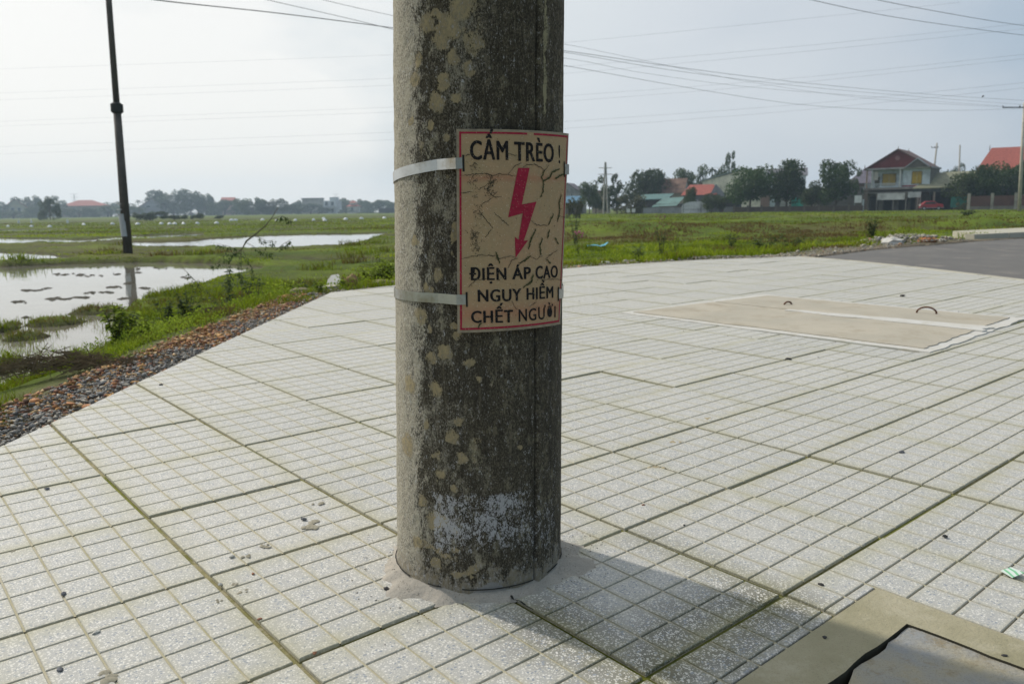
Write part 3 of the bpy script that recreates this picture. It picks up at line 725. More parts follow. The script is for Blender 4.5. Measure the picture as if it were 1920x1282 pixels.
# ------------------------------------------------------------------ the warning sign strapped on
PHC = math.radians(27); SR = .25; SCn = np.array([-.065, 1.575])
n2 = np.array([math.sin(PHC), -math.cos(PHC)]); t2 = np.array([math.cos(PHC), math.sin(PHC)])
def sg(u, z, off=0.0):
    a = (u-.12)/SR; rr = SR+off; p = SCn + n2*(.1735-SR) + rr*(math.cos(a)*n2+math.sin(a)*t2); return (p[0], p[1], z)
ZB, ZT = .5275, .8772
def uL(z): k = (z-ZB)/(ZT-ZB); return .0056+(.0128-.0056)*k
def uR(z): k = (z-ZB)/(ZT-ZB); return .2197+(.2512-.2197)*k
sign = empty('warning_sign', sg(.12, ZB), label='faded tan warning sign with black Vietnamese lettering and red lightning arrow, strapped to the pole', cat='sign')
SL = Vector(sign.location)
def sub(p): return tuple(Vector(p)-SL)
def sheet(u0f, u1f, z0, z1, off, nu=28, nz=8, thick=None):
    V = []; Fc = []
    for k in range(nz+1):
        z = z0+(z1-z0)*k/nz
        for i in range(nu+1):
            V.append(sub(sg(u0f(z)+(u1f(z)-u0f(z))*i/nu, z, off)))
    for k in range(nz):
        for i in range(nu): a = k*(nu+1)+i; Fc.append((a, a+1, a+nu+2, a+nu+1))
    if thick:
        nb = len(V)
        for k in range(nz+1):
            z = z0+(z1-z0)*k/nz
            for i in range(nu+1): V.append(sub(sg(u0f(z)+(u1f(z)-u0f(z))*i/nu, z, off-thick)))
        for f in list(Fc): Fc.append(tuple(nb+q for q in reversed(f)))
        for i in range(nu): Fc.append((i, nb+i, nb+i+1, i+1)); a = nz*(nu+1)+i; Fc.append((a, a+1, nb+a+1, nb+a))
        for k in range(nz): a = k*(nu+1); c2 = a+nu+1; Fc.append((a, c2, nb+c2, nb+a)); a += nu; c2 += nu; Fc.append((a, nb+a, nb+c2, c2))
    return V, Fc
m, t, b = nodes_mat('sign_face'); v = objco(t); M_SFACE = m
c = mixc(t, ramp(t, noise(t, v, 11, 5, .6), [(.35, 0), (.7, 1)]), (.44, .285, .16), (.375, .285, .155))
c = mixc(t, ramp(t, noise(t, v, 60, 8, .75), [(.50, 0), (.8, .6)]), c, (.27, .22, .135))
sz = N(t, 'ShaderNodeSeparateXYZ'); L(t, v, sz.inputs[0])
for z0, w_, k_ in ((.268, .006, .55), (.033, .010, .45)):   # the rusty heat lines across the sheet
    dz = mth(t, 'ABSOLUTE', mth(t, 'SUBTRACT', sz.outputs[2], z0+0.0))
    f = mth(t, 'MULTIPLY', ramp(t, mth(t, 'ADD', dz, mth(t, 'MULTIPLY', noise(t, v, 25, 4), .012)), [(w_*.6, 1), (w_*2.6, 0)]), k_)
    c = mixc(t, f, c, (.42, .15, .085))
c = mixc(t, ramp(t, noise(t, v, 5, 3), [(.55, 0), (.75, .35)]), c, (.47, .30, .22))
vo = N(t, 'ShaderNodeTexVoronoi'); vo.inputs['Scale'].default_value = 420; L(t, v, vo.inputs['Vector'])
sp_ = N(t, 'ShaderNodeSeparateColor'); L(t, vo.outputs['Color'], sp_.inputs[0])
fl = mth(t, 'MULTIPLY', ramp(t, vo.outputs['Distance'], [(.16, 1), (.24, 0)]), mth(t, 'GREATER_THAN', sp_.outputs[0], .80))
c = mixc(t, fl, c, (.72, .66, .55))
c = mixc(t, ramp(t, noise(t, v, 300, 3, .8), [(.30, .55), (.42, 0)]), c, (.22, .17, .10))
L(t, c, b.inputs['Base Color']); b.inputs['Roughness'].default_value = .6; b.inputs['Specular IOR Level'].default_value = .25
bump(t, b, noise(t, v, 150, 5, .7), .0006)
def ink(name, col, rough=.75):
    m, t, b = nodes_mat(name); v = objco(t)
    c = mixc(t, ramp(t, noise(t, v, 120, 6, .75), [(.35, 0), (.7, 1)]), col, tuple(x*1.5+.004 for x in col))
    vo = N(t, 'ShaderNodeTexVoronoi'); vo.inputs['Scale'].default_value = 480; L(t, v, vo.inputs['Vector'])
    sp_ = N(t, 'ShaderNodeSeparateColor'); L(t, vo.outputs['Color'], sp_.inputs[0])
    fl = mth(t, 'MULTIPLY', ramp(t, vo.outputs['Distance'], [(.15, 1), (.23, 0)]), mth(t, 'GREATER_THAN', sp_.outputs[0], .72))
    c = mixc(t, fl, c, (.60, .50, .38)); L(t, c, b.inputs['Base Color']); b.inputs['Roughness'].default_value = rough; b.inputs['Specular IOR Level'].default_value = .15; return m
M_BLACK = ink('sign_black', (.012, .011, .011)); M_RED = ink('sign_red', (.27, .018, .04))
M_EDGE = simple('sign_bare_edge', (.30, .25, .17), .6, .3, 60)
V_, F_ = sheet(uL, uR, ZB, ZT, 0, thick=.0016); MB().add(V_, F_).build('backing_plate', M_EDGE, sign, smooth=False)
V_, F_ = sheet(lambda z: uL(z)+.0040, lambda z: uR(z)-.0040, ZB+.0045, ZT-.0035, .0004); MB().add(V_, F_).build('face', M_SFACE, sign, smooth=True)
bd = MB(); e1, e2 = .0048, .0082
for (a0, a1, z0, z1) in ((e1, e2, ZB+.005, ZT-.004),):
    bd.add(*sheet(lambda z: uL(z)+e1, lambda z: uL(z)+e2, ZB+.005, ZT-.004, .0008, 3, 8))
    bd.add(*sheet(lambda z: uR(z)-e2+.001, lambda z: uR(z)-e1, ZB+.005, ZT-.004, .0008, 3, 8))
    bd.add(*sheet(lambda z: uL(z)+e2, lambda z: uL(z)+.128, ZT-.0078, ZT-.0045, .0008, 16, 1))
    bd.add(*sheet(lambda z: uL(z)+.142, lambda z: uR(z)-e2+.001, ZT-.0078, ZT-.0045, .0008, 12, 1))
    bd.add(*sheet(lambda z: uL(z)+e2, lambda z: uR(z)-e2+.001, ZB+.005, ZB+.0085, .0008, 28, 1))
bd.build('red_border', M_RED, sign)
def words(name, txt, u0, u1, z0, z1, z0r, z1r, bold=.036):
    cu = bpy.data.curves.new(name, 'FONT'); cu.body = txt; cu.size = 1; cu.offset = 0; cu.resolution_u = 4; cu.space_character = 1.10
    ob = bpy.data.objects.new('tmp', cu); COL.objects.link(ob); dg = bpy.context.evaluated_depsgraph_get(); dg.update()
    me = bpy.data.meshes.new_from_object(ob.evaluated_get(dg)); COL.objects.unlink(ob)
    co = np.empty(len(me.vertices)*3, np.float32); me.vertices.foreach_get('co', co); co = co.reshape(-1, 3).copy()
    faces = [tuple(p.vertices) for p in me.polygons]; cap = .727 + bold*.6
    x0, x1 = co[:, 0].min()-bold, co[:, 0].max()+bold; mb = MB()
    for q, (dx, dy) in enumerate(((-1, 0), (1, 0), (-.55, .3), (.55, .3), (-.55, -.3), (.55, -.3), (0, 0))):
        V = []
        for c_ in co:
            s_ = (c_[0]+dx*bold-x0)/(x1-x0); hgt = (c_[1]+dy*bold+bold*.3)/cap
            zz0 = z0+(z0r-z0)*s_; zz1 = z1+(z1r-z1)*s_; V.append(sub(sg(u0+(u1-u0)*s_, zz0+(zz1-zz0)*hgt, .0010+q*.00003)))
        mb.add(V, faces)
    o = mb.build('lettering', M_BLACK, sign); o['label'] = 'black words ' + txt; bpy.data.objects.remove(ob); return o
words('w', 'CẤM', .0349, .1027, .8263, .8600, .8257, .8600)
words('w', 'TRÈO', .1139, .2024, .8246, .8590, .8236, .8580)
words('w', '!', .2160, .2205, .8226, .8565, .8226, .8565, bold=.012)
words('w', 'ĐIỆN', .0289, .0958, .6200, .6429, .6187, .6415)
words('w', 'ÁP', .1065, .1450, .6189, .6410, .6175, .6407)
words('w', 'CAO', .1550, .2118, .6169, .6417, .6161, .6393)
words('w', 'NGUY', .0427, .1244, .5820, .6045, .5798, .6030)
words('w', 'HIỂM', .1350, .1987, .5805, .6031, .5793, .6022)
words('w', 'CHẾT', .0301, .1074, .5451, .5673, .5418, .5659)
words('w', 'NGƯỜI', .1183, .2047, .5421, .5659, .5422, .5648, bold=.020)
# lightning arrow
bolt = [(.1211,.8125),(.1446,.8128),(.1274,.7495),(.1586,.7543),(.1306,.6862),(.1396,.6869),(.1137,.6570),(.1129,.6936),(.1199,.6883),(.1292,.7346),(.1006,.7277)]
bmx = bmesh.new(); vv = [bmx.verts.new((u, z, 0)) for u, z in bolt]; fc_ = bmx.faces.new(vv); bmesh.ops.triangulate(bmx, faces=[fc_])
bmesh.ops.subdivide_edges(bmx, edges=bmx.edges[:], cuts=3, use_grid_fill=True)
for q in bmx.verts: q.co = sub(sg(q.co.x, q.co.y, .0011))
me = bpy.data.meshes.new('lightning_arrow'); bmx.to_mesh(me); bmx.free(); me.materials.append(M_RED); link('lightning_arrow', me, sign)
# cracks in the face, moss in the wider ones
def ribbon(mb, pts, w, off, seed, jag=.0012, dens=.0025):
    r_ = random.Random(seed); P = []
    for k in range(len(pts)-1):
        a, c2 = pts[k], pts[k+1]; l = math.hypot(c2[0]-a[0], c2[1]-a[1]); n = max(2, int(l/dens))
        for i in range(n): s = i/n; P.append((a[0]+(c2[0]-a[0])*s+r_.uniform(-jag, jag), a[1]+(c2[1]-a[1])*s+r_.uniform(-jag, jag)))
    P.append(pts[-1])
    for k in range(len(P)-1):
        a, c2 = P[k], P[k+1]; d = (c2[0]-a[0], c2[1]-a[1]); l = math.hypot(*d) or 1; f = math.sin(math.pi*(k+.5)/len(P))**.5
        ww = w*(.35+.65*f)*r_.uniform(.55, 1.3); q = (-d[1]/l*ww/2, d[0]/l*ww/2)
        mb.poly([sub(sg(a[0]-q[0], a[1]-q[1], off)), sub(sg(c2[0]-q[0], c2[1]-q[1], off)), sub(sg(c2[0]+q[0], c2[1]+q[1], off)), sub(sg(a[0]+q[0], a[1]+q[1], off))])
CR = [[(.0166,.7706),(.0362,.7721)],[(.0188,.8),(.0624,.8037),(.0723,.7985),(.0856,.8023),(.0991,.8009),(.1177,.7985)],[(.1006,.8009),(.1164,.8176),(.1277,.8205)],[(.1308,.8136),(.1393,.8186),(.1585,.8189),(.1772,.8087),(.1894,.8189)],
 [(.049,.7764),(.0736,.7899),(.0618,.7762),(.0746,.7637),(.0894,.7638)],[(.0527,.7501),(.0731,.7623)],[(.0496,.7376),(.072,.7093)],[(.1448,.7234),(.159,.713),(.1842,.7124)],[(.0755,.7359),(.1022,.7129)],[(.2179,.7279),(.2363,.7253)],
 [(.0251,.8325),(.0391,.8372)],[(.0967,.838),(.1198,.8329)],[(.0155,.6576),(.0506,.6641),(.0744,.6616),(.0835,.6566),(.1072,.6602),(.1145,.6569)],[(.0988,.6384),(.1055,.6529),(.1186,.6553)],[(.0586,.6935),(.0693,.7077)],
 [(.1771,.6526),(.2106,.6669)],[(.1446,.6571),(.1574,.6528),(.171,.6574)],[(.0244,.6072),(.0393,.62),(.0601,.6223)],[(.1686,.6153),(.2255,.6112)],[(.1043,.5803),(.1155,.5646)],[(.1398,.5674),(.1564,.5752)]]
MS = [[(.2186,.8118),(.1978,.8077),(.1913,.7976),(.1751,.7902),(.1739,.7717),(.167,.7617)],[(.2233,.7675),(.2157,.7514),(.218,.7382),(.2106,.7177)],[(.1993,.7325),(.1863,.7124)],[(.1772,.8087),(.1703,.7973),(.1751,.7902)],[(.2314,.8042),(.2044,.7949)],
 [(.1571,.7056),(.1468,.6911),(.1394,.6707)],[(.1892,.7047),(.1847,.6884)],[(.1714,.6903),(.1653,.6756),(.1671,.6591)],[(.1446,.6586),(.1321,.6518),(.1218,.6463)],[(.1496,.6255),(.1458,.6137),(.128,.6028)],[(.1812,.6509),(.1918,.6427)],[(.2036,.6892),(.2131,.6767)],[(.0761,.6685),(.0834,.6478)],[(.048,.5444),(.0419,.5357)]]
CZ = [[(.0415,.8202),(.0411,.8025),(.0394,.7888),(.0432,.7682),(.0456,.7529),(.0482,.7391),(.0465,.7294)],[(.068,.7968),(.075,.7885),(.0632,.7762),(.0731,.7637)],[(.0384,.7069),(.0409,.691),(.0411,.6651)]]
M_CRK = simple('sign_crack', (.055, .048, .03), .9, .4, 200); M_MOSS = simple('sign_moss', (.06, .065, .022), .95, .6, 260)
mb = MB()
for k, c_ in enumerate(CR): ribbon(mb, c_, .0011, .0015, k)
rr_ = random.Random(4)
for k, c_ in enumerate(CZ):                        # crazed bands: many short hair cracks
    for q in range(95):
        s = rr_.random()*(len(c_)-1); i = int(s); f = s-i; cx = c_[i][0]+(c_[min(i+1, len(c_)-1)][0]-c_[i][0])*f+rr_.gauss(0, .0042); cz = c_[i][1]+(c_[min(i+1, len(c_)-1)][1]-c_[i][1])*f+rr_.gauss(0, .003)
        a = rr_.uniform(0, math.pi); l = rr_.uniform(.002, .006); ribbon(mb, [(cx, cz), (cx+l*math.cos(a), cz+l*math.sin(a))], .0006, .0014, q, .0006, .0015)
mb.build('face_cracks', M_CRK, sign)
mb = MB()
for k, c_ in enumerate(MS):
    ribbon(mb, c_, .0027, .0016, 50+k, .0011, .0012); ribbon(mb, c_, .0015, .0017, 80+k, .0022, .0015)
for q in range(150): 
    cx, cz = rr_.uniform(.02, .23), rr_.uniform(.54, .86); ribbon(mb, [(cx, cz), (cx+rr_.uniform(-.002, .002), cz+rr_.uniform(-.002, .002))], .0008, .0014, q)
mb.build('mossy_cracks', M_MOSS, sign)
# straps
def strap(name, zfun, wdt):
    """band round the pole from the left slot of the sign, behind, to the right slot"""
    pts = []
    uA, uB = .0215, .238
    def slot(u, z): return Vector(sg(u, z, .0022))
    zA = zfun(0); zB = zfun(1)
    uB = uR(zB)-.012
    pts.append(slot(uA, zA)); pts.append(slot(uA-.010, zA)); pts.append(Vector(sg(uL(zA)-.001, zA, .0024)))
    a0, a1 = math.radians(-24), math.radians(-298)
    for k in range(60):
        s = k/59; a = a0+(a1-a0)*s; z = zfun(s); rr = pole_r(z)+.0022; pts.append(Vector((pole_x(z)+rr*math.sin(a), PY0-rr*math.cos(a), z)))
    pts.append(Vector(sg(uR(zB)+.0015, zB, .0005))); pts.append(Vector(sg(uR(zB)+.001, zB, .0026))); pts.append(slot(uB, zB))
    mb = MB(); V = []; Fc = []
    for i, p in enumerate(pts):
        t_ = pts[min(i+1, len(pts)-1)]-pts[max(i-1, 0)]; t_.normalize(); nn = t_.cross(Vector((0, 0, 1))).normalized()*-.0006
        up = Vector((0, 0, 1))*wdt/2
        if i < 60: up.x += 0
        V += [sub(p-up+nn), sub(p+up+nn), sub(p+up-nn), sub(p-up-nn)]
    for i in range(len(pts)-1):
        for k in range(4): k2_ = (k+1) % 4; Fc.append((4*i+k, 4*i+k2_, 4*i+4+k2_, 4*i+4+k))
    Fc += [(0, 1, 2, 3), (4*len(pts)-1, 4*len(pts)-2, 4*len(pts)-3, 4*len(pts)-4)]
    o = MB().add(V, Fc).build('steel_strap', M_STEEL, sign)
    for (u, z) in ((uA+.001, zA), (uB-.001, zB)):
        MB().add(*sheet(lambda q: u-.0008, lambda q: u+.0026, z-wdt*.75, z+wdt*.75, .0013, 1, 2)).build('slot', M_DARK, sign)
    return o
strap('s', lambda s: .8205-.030*math.sin(min(s*1.8, 1)*math.pi/2)+.022*s**3, .0185)
strap('s', lambda s: .5865-.0015*s, .0175)

# ------------------------------------------------------------------ far poles and cables
M_POLE_D = simple('dark_pole_concrete', (.075, .062, .05), .85, .3, 3)
M_POLE_L = simple('grey_pole_concrete', (.33, .31, .27), .9, .25, 2)
M_POSTER = simple('poster_paper', (.42, .43, .44), .8, .15, 6)
base = at(240, 477, 27); top = at(194, -130, 27); base.z = -.48
lp_ = empty('utility_pole', base, label='tall dark pole with a ring collar standing in the flooded paddies at left', cat='pole')
dv = top-base
s_c = (at(214.5, 203, 27)-base).length/dv.length
MB().tube([(0, 0, -.4), dv*s_c], [.152, .118], 18).build('shaft', M_POLE_D, lp_, smooth=True)
MB().tube([dv*s_c, dv], [.100, .085], 18).build('upper_shaft', M_POLE_D, lp_, smooth=True)
MB().tube([dv*(s_c-.018), dv*(s_c-.012), dv*(s_c+.012), dv*(s_c+.018)], [.12, .19, .19, .10], 12).build('collar', M_DARK, lp_)
p0, p1 = at(237, 443, 27)-base, at(231.5, 401, 27)-base
mb = MB(); V = []; Fc = []
for k in range(5):
    a = math.radians(-62+96*k/4)
    for p in (p0, p1): V.append((p.x+.158*math.sin(a)-.0, p.y-.158*math.cos(a), p.z))
for k in range(4): Fc.append((2*k, 2*k+2, 2*k+3, 2*k+1))
mb.add(V, Fc).build('poster', M_POSTER, lp_)
for zz in (382, 393): q = at(227.5+(zz-382)*.1, zz, 27)-base; MB().tube([q-Vector((0, 0, .015)), q+Vector((0, 0, .015))], .150, 18).build('band', M_STEEL, lp_)

def far_pole(name, pt, pb, d, r0, r1, mat, label, arms=(), zb=-.45):
    b_ = at(*pb, d); t_ = at(*pt, d); o = empty(name, b_, label=label, cat='pole'); dv = t_-b_
    MB().tube([Vector((0, 0, -.5)), dv], [r0, r1], 10).build('shaft', mat, o, smooth=True)
    for (s, w_, dx) in arms:
        c_ = dv*s; MB().box(c_.x-w_+dx, c_.x+w_+dx, c_.y-.06, c_.y+.06, c_.z-.05, c_.z+.05).build('crossarm', M_DARK, o)
        for q in (-w_+dx, w_+dx, dx):
            MB().tube([(c_.x+q, c_.y, c_.z+.05), (c_.x+q, c_.y, c_.z+.22)], [.07, .05], 6).build('insulator', M_DARK, o)
    return o, dv
far_pole('utility_pole', (1757, 268), (1743, 394), 140, .19, .12, M_POLE_L, 'slim leaning grey pole in front of the low olive-roofed shop', ((.93, .55, -.3),))
far_pole('utility_pole', (1800, 272), (1796.5, 392), 165, .19, .13, M_POLE_L, 'grey pole rising behind the low olive roof between the houses')
rp, rdv = far_pole('utility_pole', (1921, 192), (1911, 398), 92, .20, .13, simple('pale_pole', (.42, .39, .32), .9, .25, 2), 'tall pale pole carrying the overhead wires at the right edge', ((.955, 1.9, -.5),))
# A-frame pole
ap = empty('lattice_pole', at(1133, 400, 135), label='slender twin-legged grey pole with two crossarms among the right-hand trees', cat='pole')
bb = Vector(ap.location); l1, l2, tp = at(1131.5, 401, 135)-bb, at(1139.5, 400, 135)-bb, at(1134.5, 304, 135)-bb
MB().tube([l1, tp], [.15, .11], 8).build('leg', M_POLE_L, ap); MB().tube([l2, tp+Vector((.12, 0, 0))], [.15, .11], 8).build('leg', M_POLE_L, ap)
for k in range(5):
    s = .35+.13*k; a, c2 = l1+(tp-l1)*s, l2+(tp-l2)*s; MB().tube([a, c2], .035, 5).build('brace', M_POLE_L, ap)
for yy, w_ in ((315, 1.1), (327, 1.2)):
    q = at(1135, yy, 135)-bb; MB().box(q.x-w_, q.x+w_, q.y-.08, q.y+.08, q.z-.05, q.z+.05).build('crossarm', M_POLE_L, ap)
M_WIRE = simple('black_cable', (.03, .03, .035), .6, .1, 1); M_WIREF = simple('grey_cable', (.16, .17, .19), .6, .1, 1)
def cable(label, pts, rad, mat=M_WIRE, group=None):
    """pts: (px, py, depth) knots of one sagging span"""
    K = [np.array((a, b_, 1/c2)) for a, b_, c2 in pts]; out = []
    K = [2*K[0]-K[1]] + K + [2*K[-1]-K[-2]]
    for i in range(1, len(K)-2):
        for s in np.linspace(0, 1, 14, endpoint=(i == len(K)-3)):
            p0, p1, p2, p3 = K[i-1:i+3]
            q = .5*((2*p1)+(-p0+p2)*s+(2*p0-5*p1+4*p2-p3)*s*s+(-p0+3*p1-3*p2+p3)*s**3); out.append(at(q[0], q[1], 1/q[2]))
    o0 = out[0]; o = MB().tube([p-o0 for p in out], rad, 5).build('overhead_cable', mat, loc=o0, smooth=True)
    return tag(o, label, 'cable', group or 'overhead wires')
cable('thickest dark overhead wire, descending from the upper left behind the pole', [(180, -20, 16), (290, 0, 18), (520, 25, 22), (738, 53, 27), (900, 77, 32), (1062, 96, 38), (1260, 125, 48), (1500, 155, 62), (1740, 177, 80), (1925, 189, 94)], .012)
cable('thin overhead wire running just under the thickest one on the right', [(900, 78, 32), (1062, 99, 38), (1260, 132, 48), (1500, 162, 62), (1740, 183, 80), (1925, 197, 94)], .010)
cable('thin wire crossing at the upper left, joining the thickest wire near the pole', [(430, -16, 24), (500, 0, 26), (640, 32, 30), (738, 56, 34), (900, 98, 42), (1062, 110, 50), (1200, 136, 58), (1400, 163, 70), (1640, 182, 84), (1915, 202, 95)], .009)
cable('faint short wire high at top left, close to the pole', [(540, -18, 30), (605, 0, 32), (738, 30, 38), (900, 60, 46), (1062, 84, 54), (1180, 108, 62), (1400, 153, 74), (1640, 186, 86), (1915, 203, 95)], .009)
cable('lowest wire right of the pole, sagging towards the pole at the right edge', [(900, 97, 34), (1062, 124, 42), (1280, 163, 54), (1480, 194, 66), (1650, 206, 78), (1800, 207, 88), (1915, 204, 95)], .011)
cable('upper of two dark wires crossing the top right corner', [(1560, -22, 26), (1645, 0, 28), (1780, 26, 34), (1925, 49, 40), (2080, 62, 48)], .010)
cable('lower of two dark wires crossing the top right corner', [(1440, -18, 26), (1520, 0, 28), (1680, 33, 34), (1925, 67, 42), (2080, 80, 50)], .010)
ys = [((0, 130), (738, 103), (1062, 80), (1590, 27), (1800, 5)), ((0, 175), (738, 147), (1062, 125), (1500, 87), (1925, 44)), ((0, 188), (738, 160), (1062, 138), (1500, 98), (1925, 54)),
      ((0, 228), (738, 201), (1062, 180), (1500, 146), (1925, 102)), ((0, 237), (738, 210), (1062, 190), (1500, 155), (1925, 110)), ((0, 275), (738, 248), (1062, 228), (1500, 196), (1925, 155)), ((0, 289), (738, 262), (1062, 241), (1500, 207), (1925, 165))]
nm = ['topmost', 'second', 'third', 'fourth', 'fifth', 'sixth', 'lowest']
for k, r_ in enumerate(ys):
    cable(nm[k]+' of the seven faint high-voltage lines crossing the whole sky', [(x, y, d) for (x, y), d in zip(r_, (330, 250, 225, 200, 185))], .019, M_WIREF, 'faint high-voltage lines')
# bird on the wire
bq = at(1843, 182, 86); bd_ = MB().tube([(-.16, 0, -.02), (-.08, 0, .03), (.03, 0, .07), (.10, 0, .12), (.14, 0, .12)], [.01, .06, .07, .045, .01], 8).build('bird', M_DARK, loc=bq, smooth=True)
tag(bd_, 'small dark bird perched on an overhead wire at the right', 'bird')

# ------------------------------------------------------------------ trees
def leaf_mat(name, c1, c2, tr=.15):
    m, t, b = nodes_mat(name); a = N(t, 'ShaderNodeAttribute', attribute_name='tone').outputs['Fac']; oi = N(t, 'ShaderNodeObjectInfo').outputs['Random']
    c = mixc(t, a, c1, c2); hs = N(t, 'ShaderNodeHueSaturation'); L(t, c, hs.inputs['Color'])
    L(t, mth(t, 'MULTIPLY_ADD', oi, .5, .75), hs.inputs['Value']); L(t, hs.outputs[0], b.inputs['Base Color'])
    b.inputs['Roughness'].default_value = .6; b.inputs['Specular IOR Level'].default_value = .2
    tn = N(t, 'ShaderNodeBsdfTranslucent'); L(t, hs.outputs[0], tn.inputs[0]); ms = N(t, 'ShaderNodeMixShader'); ms.inputs[0].default_value = tr*1.8
    L(t, b.outputs[0], ms.inputs[1]); L(t, tn.outputs[0], ms.inputs[2]); L(t, ms.outputs[0], t.nodes['Material Output'].inputs[0]); return m
M_LEAF = leaf_mat('mango_leaf', (.014, .032, .009), (.060, .105, .022))
M_LEAF2 = leaf_mat('village_leaf', (.032, .055, .022), (.085, .115, .038))
M_LEAF3 = leaf_mat('olive_leaf', (.05, .06, .022), (.12, .115, .05))
M_BARK = simple('bark', (.085, .065, .045), .95, .3, 4)
def quads(C, size, rg, flat_=1.0):
    """random little leaf quads centred on C"""
    n = len(C); a = rg.normal(size=(n, 3)); a[:, 2] *= flat_; a /= np.linalg.norm(a, axis=1)[:, None]+1e-9
    b_ = rg.normal(size=(n, 3)); b_ -= a*(a*b_).sum(1)[:, None]; b_ /= np.linalg.norm(b_, axis=1)[:, None]+1e-9
    s = (size*rg.uniform(.6, 1.4, n))[:, None]; a = a*s; b_ = b_*s*.62
    V = np.stack([C-a, C-b_, C+a, C+b_], 1).reshape(-1, 3); Fc = np.arange(4*n).reshape(n, 4); return V, Fc
def crown_mesh(seed, kind, nleaf, mat, size=.030):
    """crown in unit space: height 0..1, half width .5"""
    rg = np.random.default_rng(seed); blobs = []
    if kind == 'round':
        for k in range(16):
            a = rg.uniform(0, 6.28); rr = rg.uniform(.05, .32); z = rg.uniform(.34, .84); rr *= math.sqrt(max(.1, 1-((z-.55)/.42)**2))
            blobs.append((rr*math.cos(a), rr*math.sin(a), z, rg.uniform(.10, .19)))
        blobs.append((0, 0, .55, .26))
    elif kind == 'loose':
        for k in range(18):
            a = rg.uniform(0, 6.28); z = rg.uniform(.3, .93); rr = rg.uniform(.05, .40)*(1.1-z*.6); blobs.append((rr*math.cos(a), rr*math.sin(a), z, rg.uniform(.05, .12)))
    elif kind == 'mass':
        for k in range(34):
            x = rg.uniform(-.46, .46); z = rg.uniform(.12, .78)*(1-.35*abs(x)); blobs.append((x, rg.uniform(-.2, .2), z, rg.uniform(.07, .15)))
    elif kind == 'column':
        for k in range(16):
            z = rg.uniform(.15, .92); a = rg.uniform(0, 6.28); rr = .16*(1.1-z); blobs.append((rr*math.cos(a), rr*math.sin(a), z, rg.uniform(.07, .13)))
    w = np.array([q[3]**2 for q in blobs]); w /= w.sum(); pick = rg.choice(len(blobs), nleaf, p=w); B = np.array(blobs)[pick]
    d = rg.normal(size=(nleaf, 3)); d /= np.linalg.norm(d, axis=1)[:, None]; rad = rg.uniform(.25, 1.0, nleaf)**.45*1.05
    C = B[:, :3]+d*(B[:, 3]*rad)[:, None]
    hx = np.percentile(np.abs(C[:, 0]), 97); C[:, 0] *= .47/hx; C[:, 1] *= .47/hx if kind != 'mass' else 1.3
    zt = np.percentile(C[:, 2], 99.3); zb_ = np.percentile(C[:, 2], .8); lo_ = {'round': .22, 'loose': .12, 'mass': .0, 'column': .1}[kind]
    C[:, 2] = lo_+(C[:, 2]-zb_)*(.98-lo_)/(zt-zb_); B3 = np.array([q[:3] for q in blobs]); blobs = [(q[0]*.47/hx, q[1]*.47/hx, lo_+(q[2]-zb_)*(.98-lo_)/(zt-zb_), q[3]) for q in blobs]
    V, Fc = quads(C, size, rg); tone = np.repeat(np.clip(.35+.45*rg.random(len(blobs))[pick]+rg.normal(0, .15, nleaf), 0, 1), 4)
    me = npmesh('crown', V, Fc, mat, False, dict(tone=tone))
    mb = MB(); mb.tube([(0, 0, -.03), (.01, 0, .2), (-.01, .01, .45), (.0, 0, .62)], [.030, .023, .016, .006], 7)
    for k in range(min(9, len(blobs))):
        q = blobs[k]; z0 = .16+.03*k; mb.tube([(0, 0, z0), (q[0]*.5, q[1]*.5, (z0+q[2])/2+.02), q[:3]], [.013, .009, .003], 5)
    tm = bpy.data.meshes.new('trunk'); tm.from_pydata(mb.v, [], mb.f); tm.materials.append(M_BARK); tm.update()
    return me, tm
TC = {}
for i in range(3): TC['round', i] = crown_mesh(10+i, 'round', 5200, M_LEAF, .026)
for i in range(3): TC['loose', i] = crown_mesh(20+i, 'loose', 3000, M_LEAF2, .026)
for i in range(3): TC['mass', i] = crown_mesh(30+i, 'mass', 6500, M_LEAF2, .022)
for i in range(2): TC['bush', i] = crown_mesh(40+i, 'mass', 2200, M_LEAF3, .035)
for i in range(2): TC['green', i] = crown_mesh(50+i, 'round', 3800, M_LEAF2, .030)
def tree(label, x0, x1, ytop, ybase, d, kind, var=0, name='tree', cat='tree', group=None, rz=None):
    """stands at depth d, its crown reaching between image columns x0..x1"""
    b_ = at((x0+x1)/2, ybase, d); b_.z = ZF-.02
    h = (at((x0+x1)/2, ytop, d).z-b_.z); w_ = abs((at(x1, ybase, d)-at(x0, ybase, d)).x)
    o = empty(name, b_, random.uniform(0, 6.28) if (rz is None and kind != 'mass') else (rz or 0), label, cat, group)
    cm, tm = TC[kind, var]; sx = w_/.92; sz_ = h/.98
    for nm_, me in (('crown', cm), ('trunk', tm)):
        q = link(nm_, me, o); q.scale = (sx, sx if kind != 'mass' else min(sx, h*1.4), sz_) if nm_ == 'crown' or True else (1, 1, 1)
    return o
G1 = 'three dark street trees in front of the houses'
tree('leftmost of three big dark round street trees, before the warehouse', 1370, 1443, 314, 396, 136, 'round', 0, group=G1)
tree('middle and tallest of three big dark round street trees', 1440, 1508, 302, 396, 136, 'round', 1, group=G1)
tree('rightmost of three big dark round street trees, next to the signboard', 1533, 1600, 303, 396, 136, 'round', 2, group=G1)
tree('small bushy dark tree below the red-roofed cottage', 1316, 1352, 364, 398, 139, 'green', 0)
tree('low dark green bush before the right end of the cottage roof', 1283, 1305, 352, 396, 143, 'green', 1)
tree('loose dark tree between two street trees, in front of the teal panel', 1500, 1545, 342, 396, 142, 'green', 0)
tree('dense green tree left of the twin-legged pole', 1086, 1124, 343, 402, 150, 'green', 1)
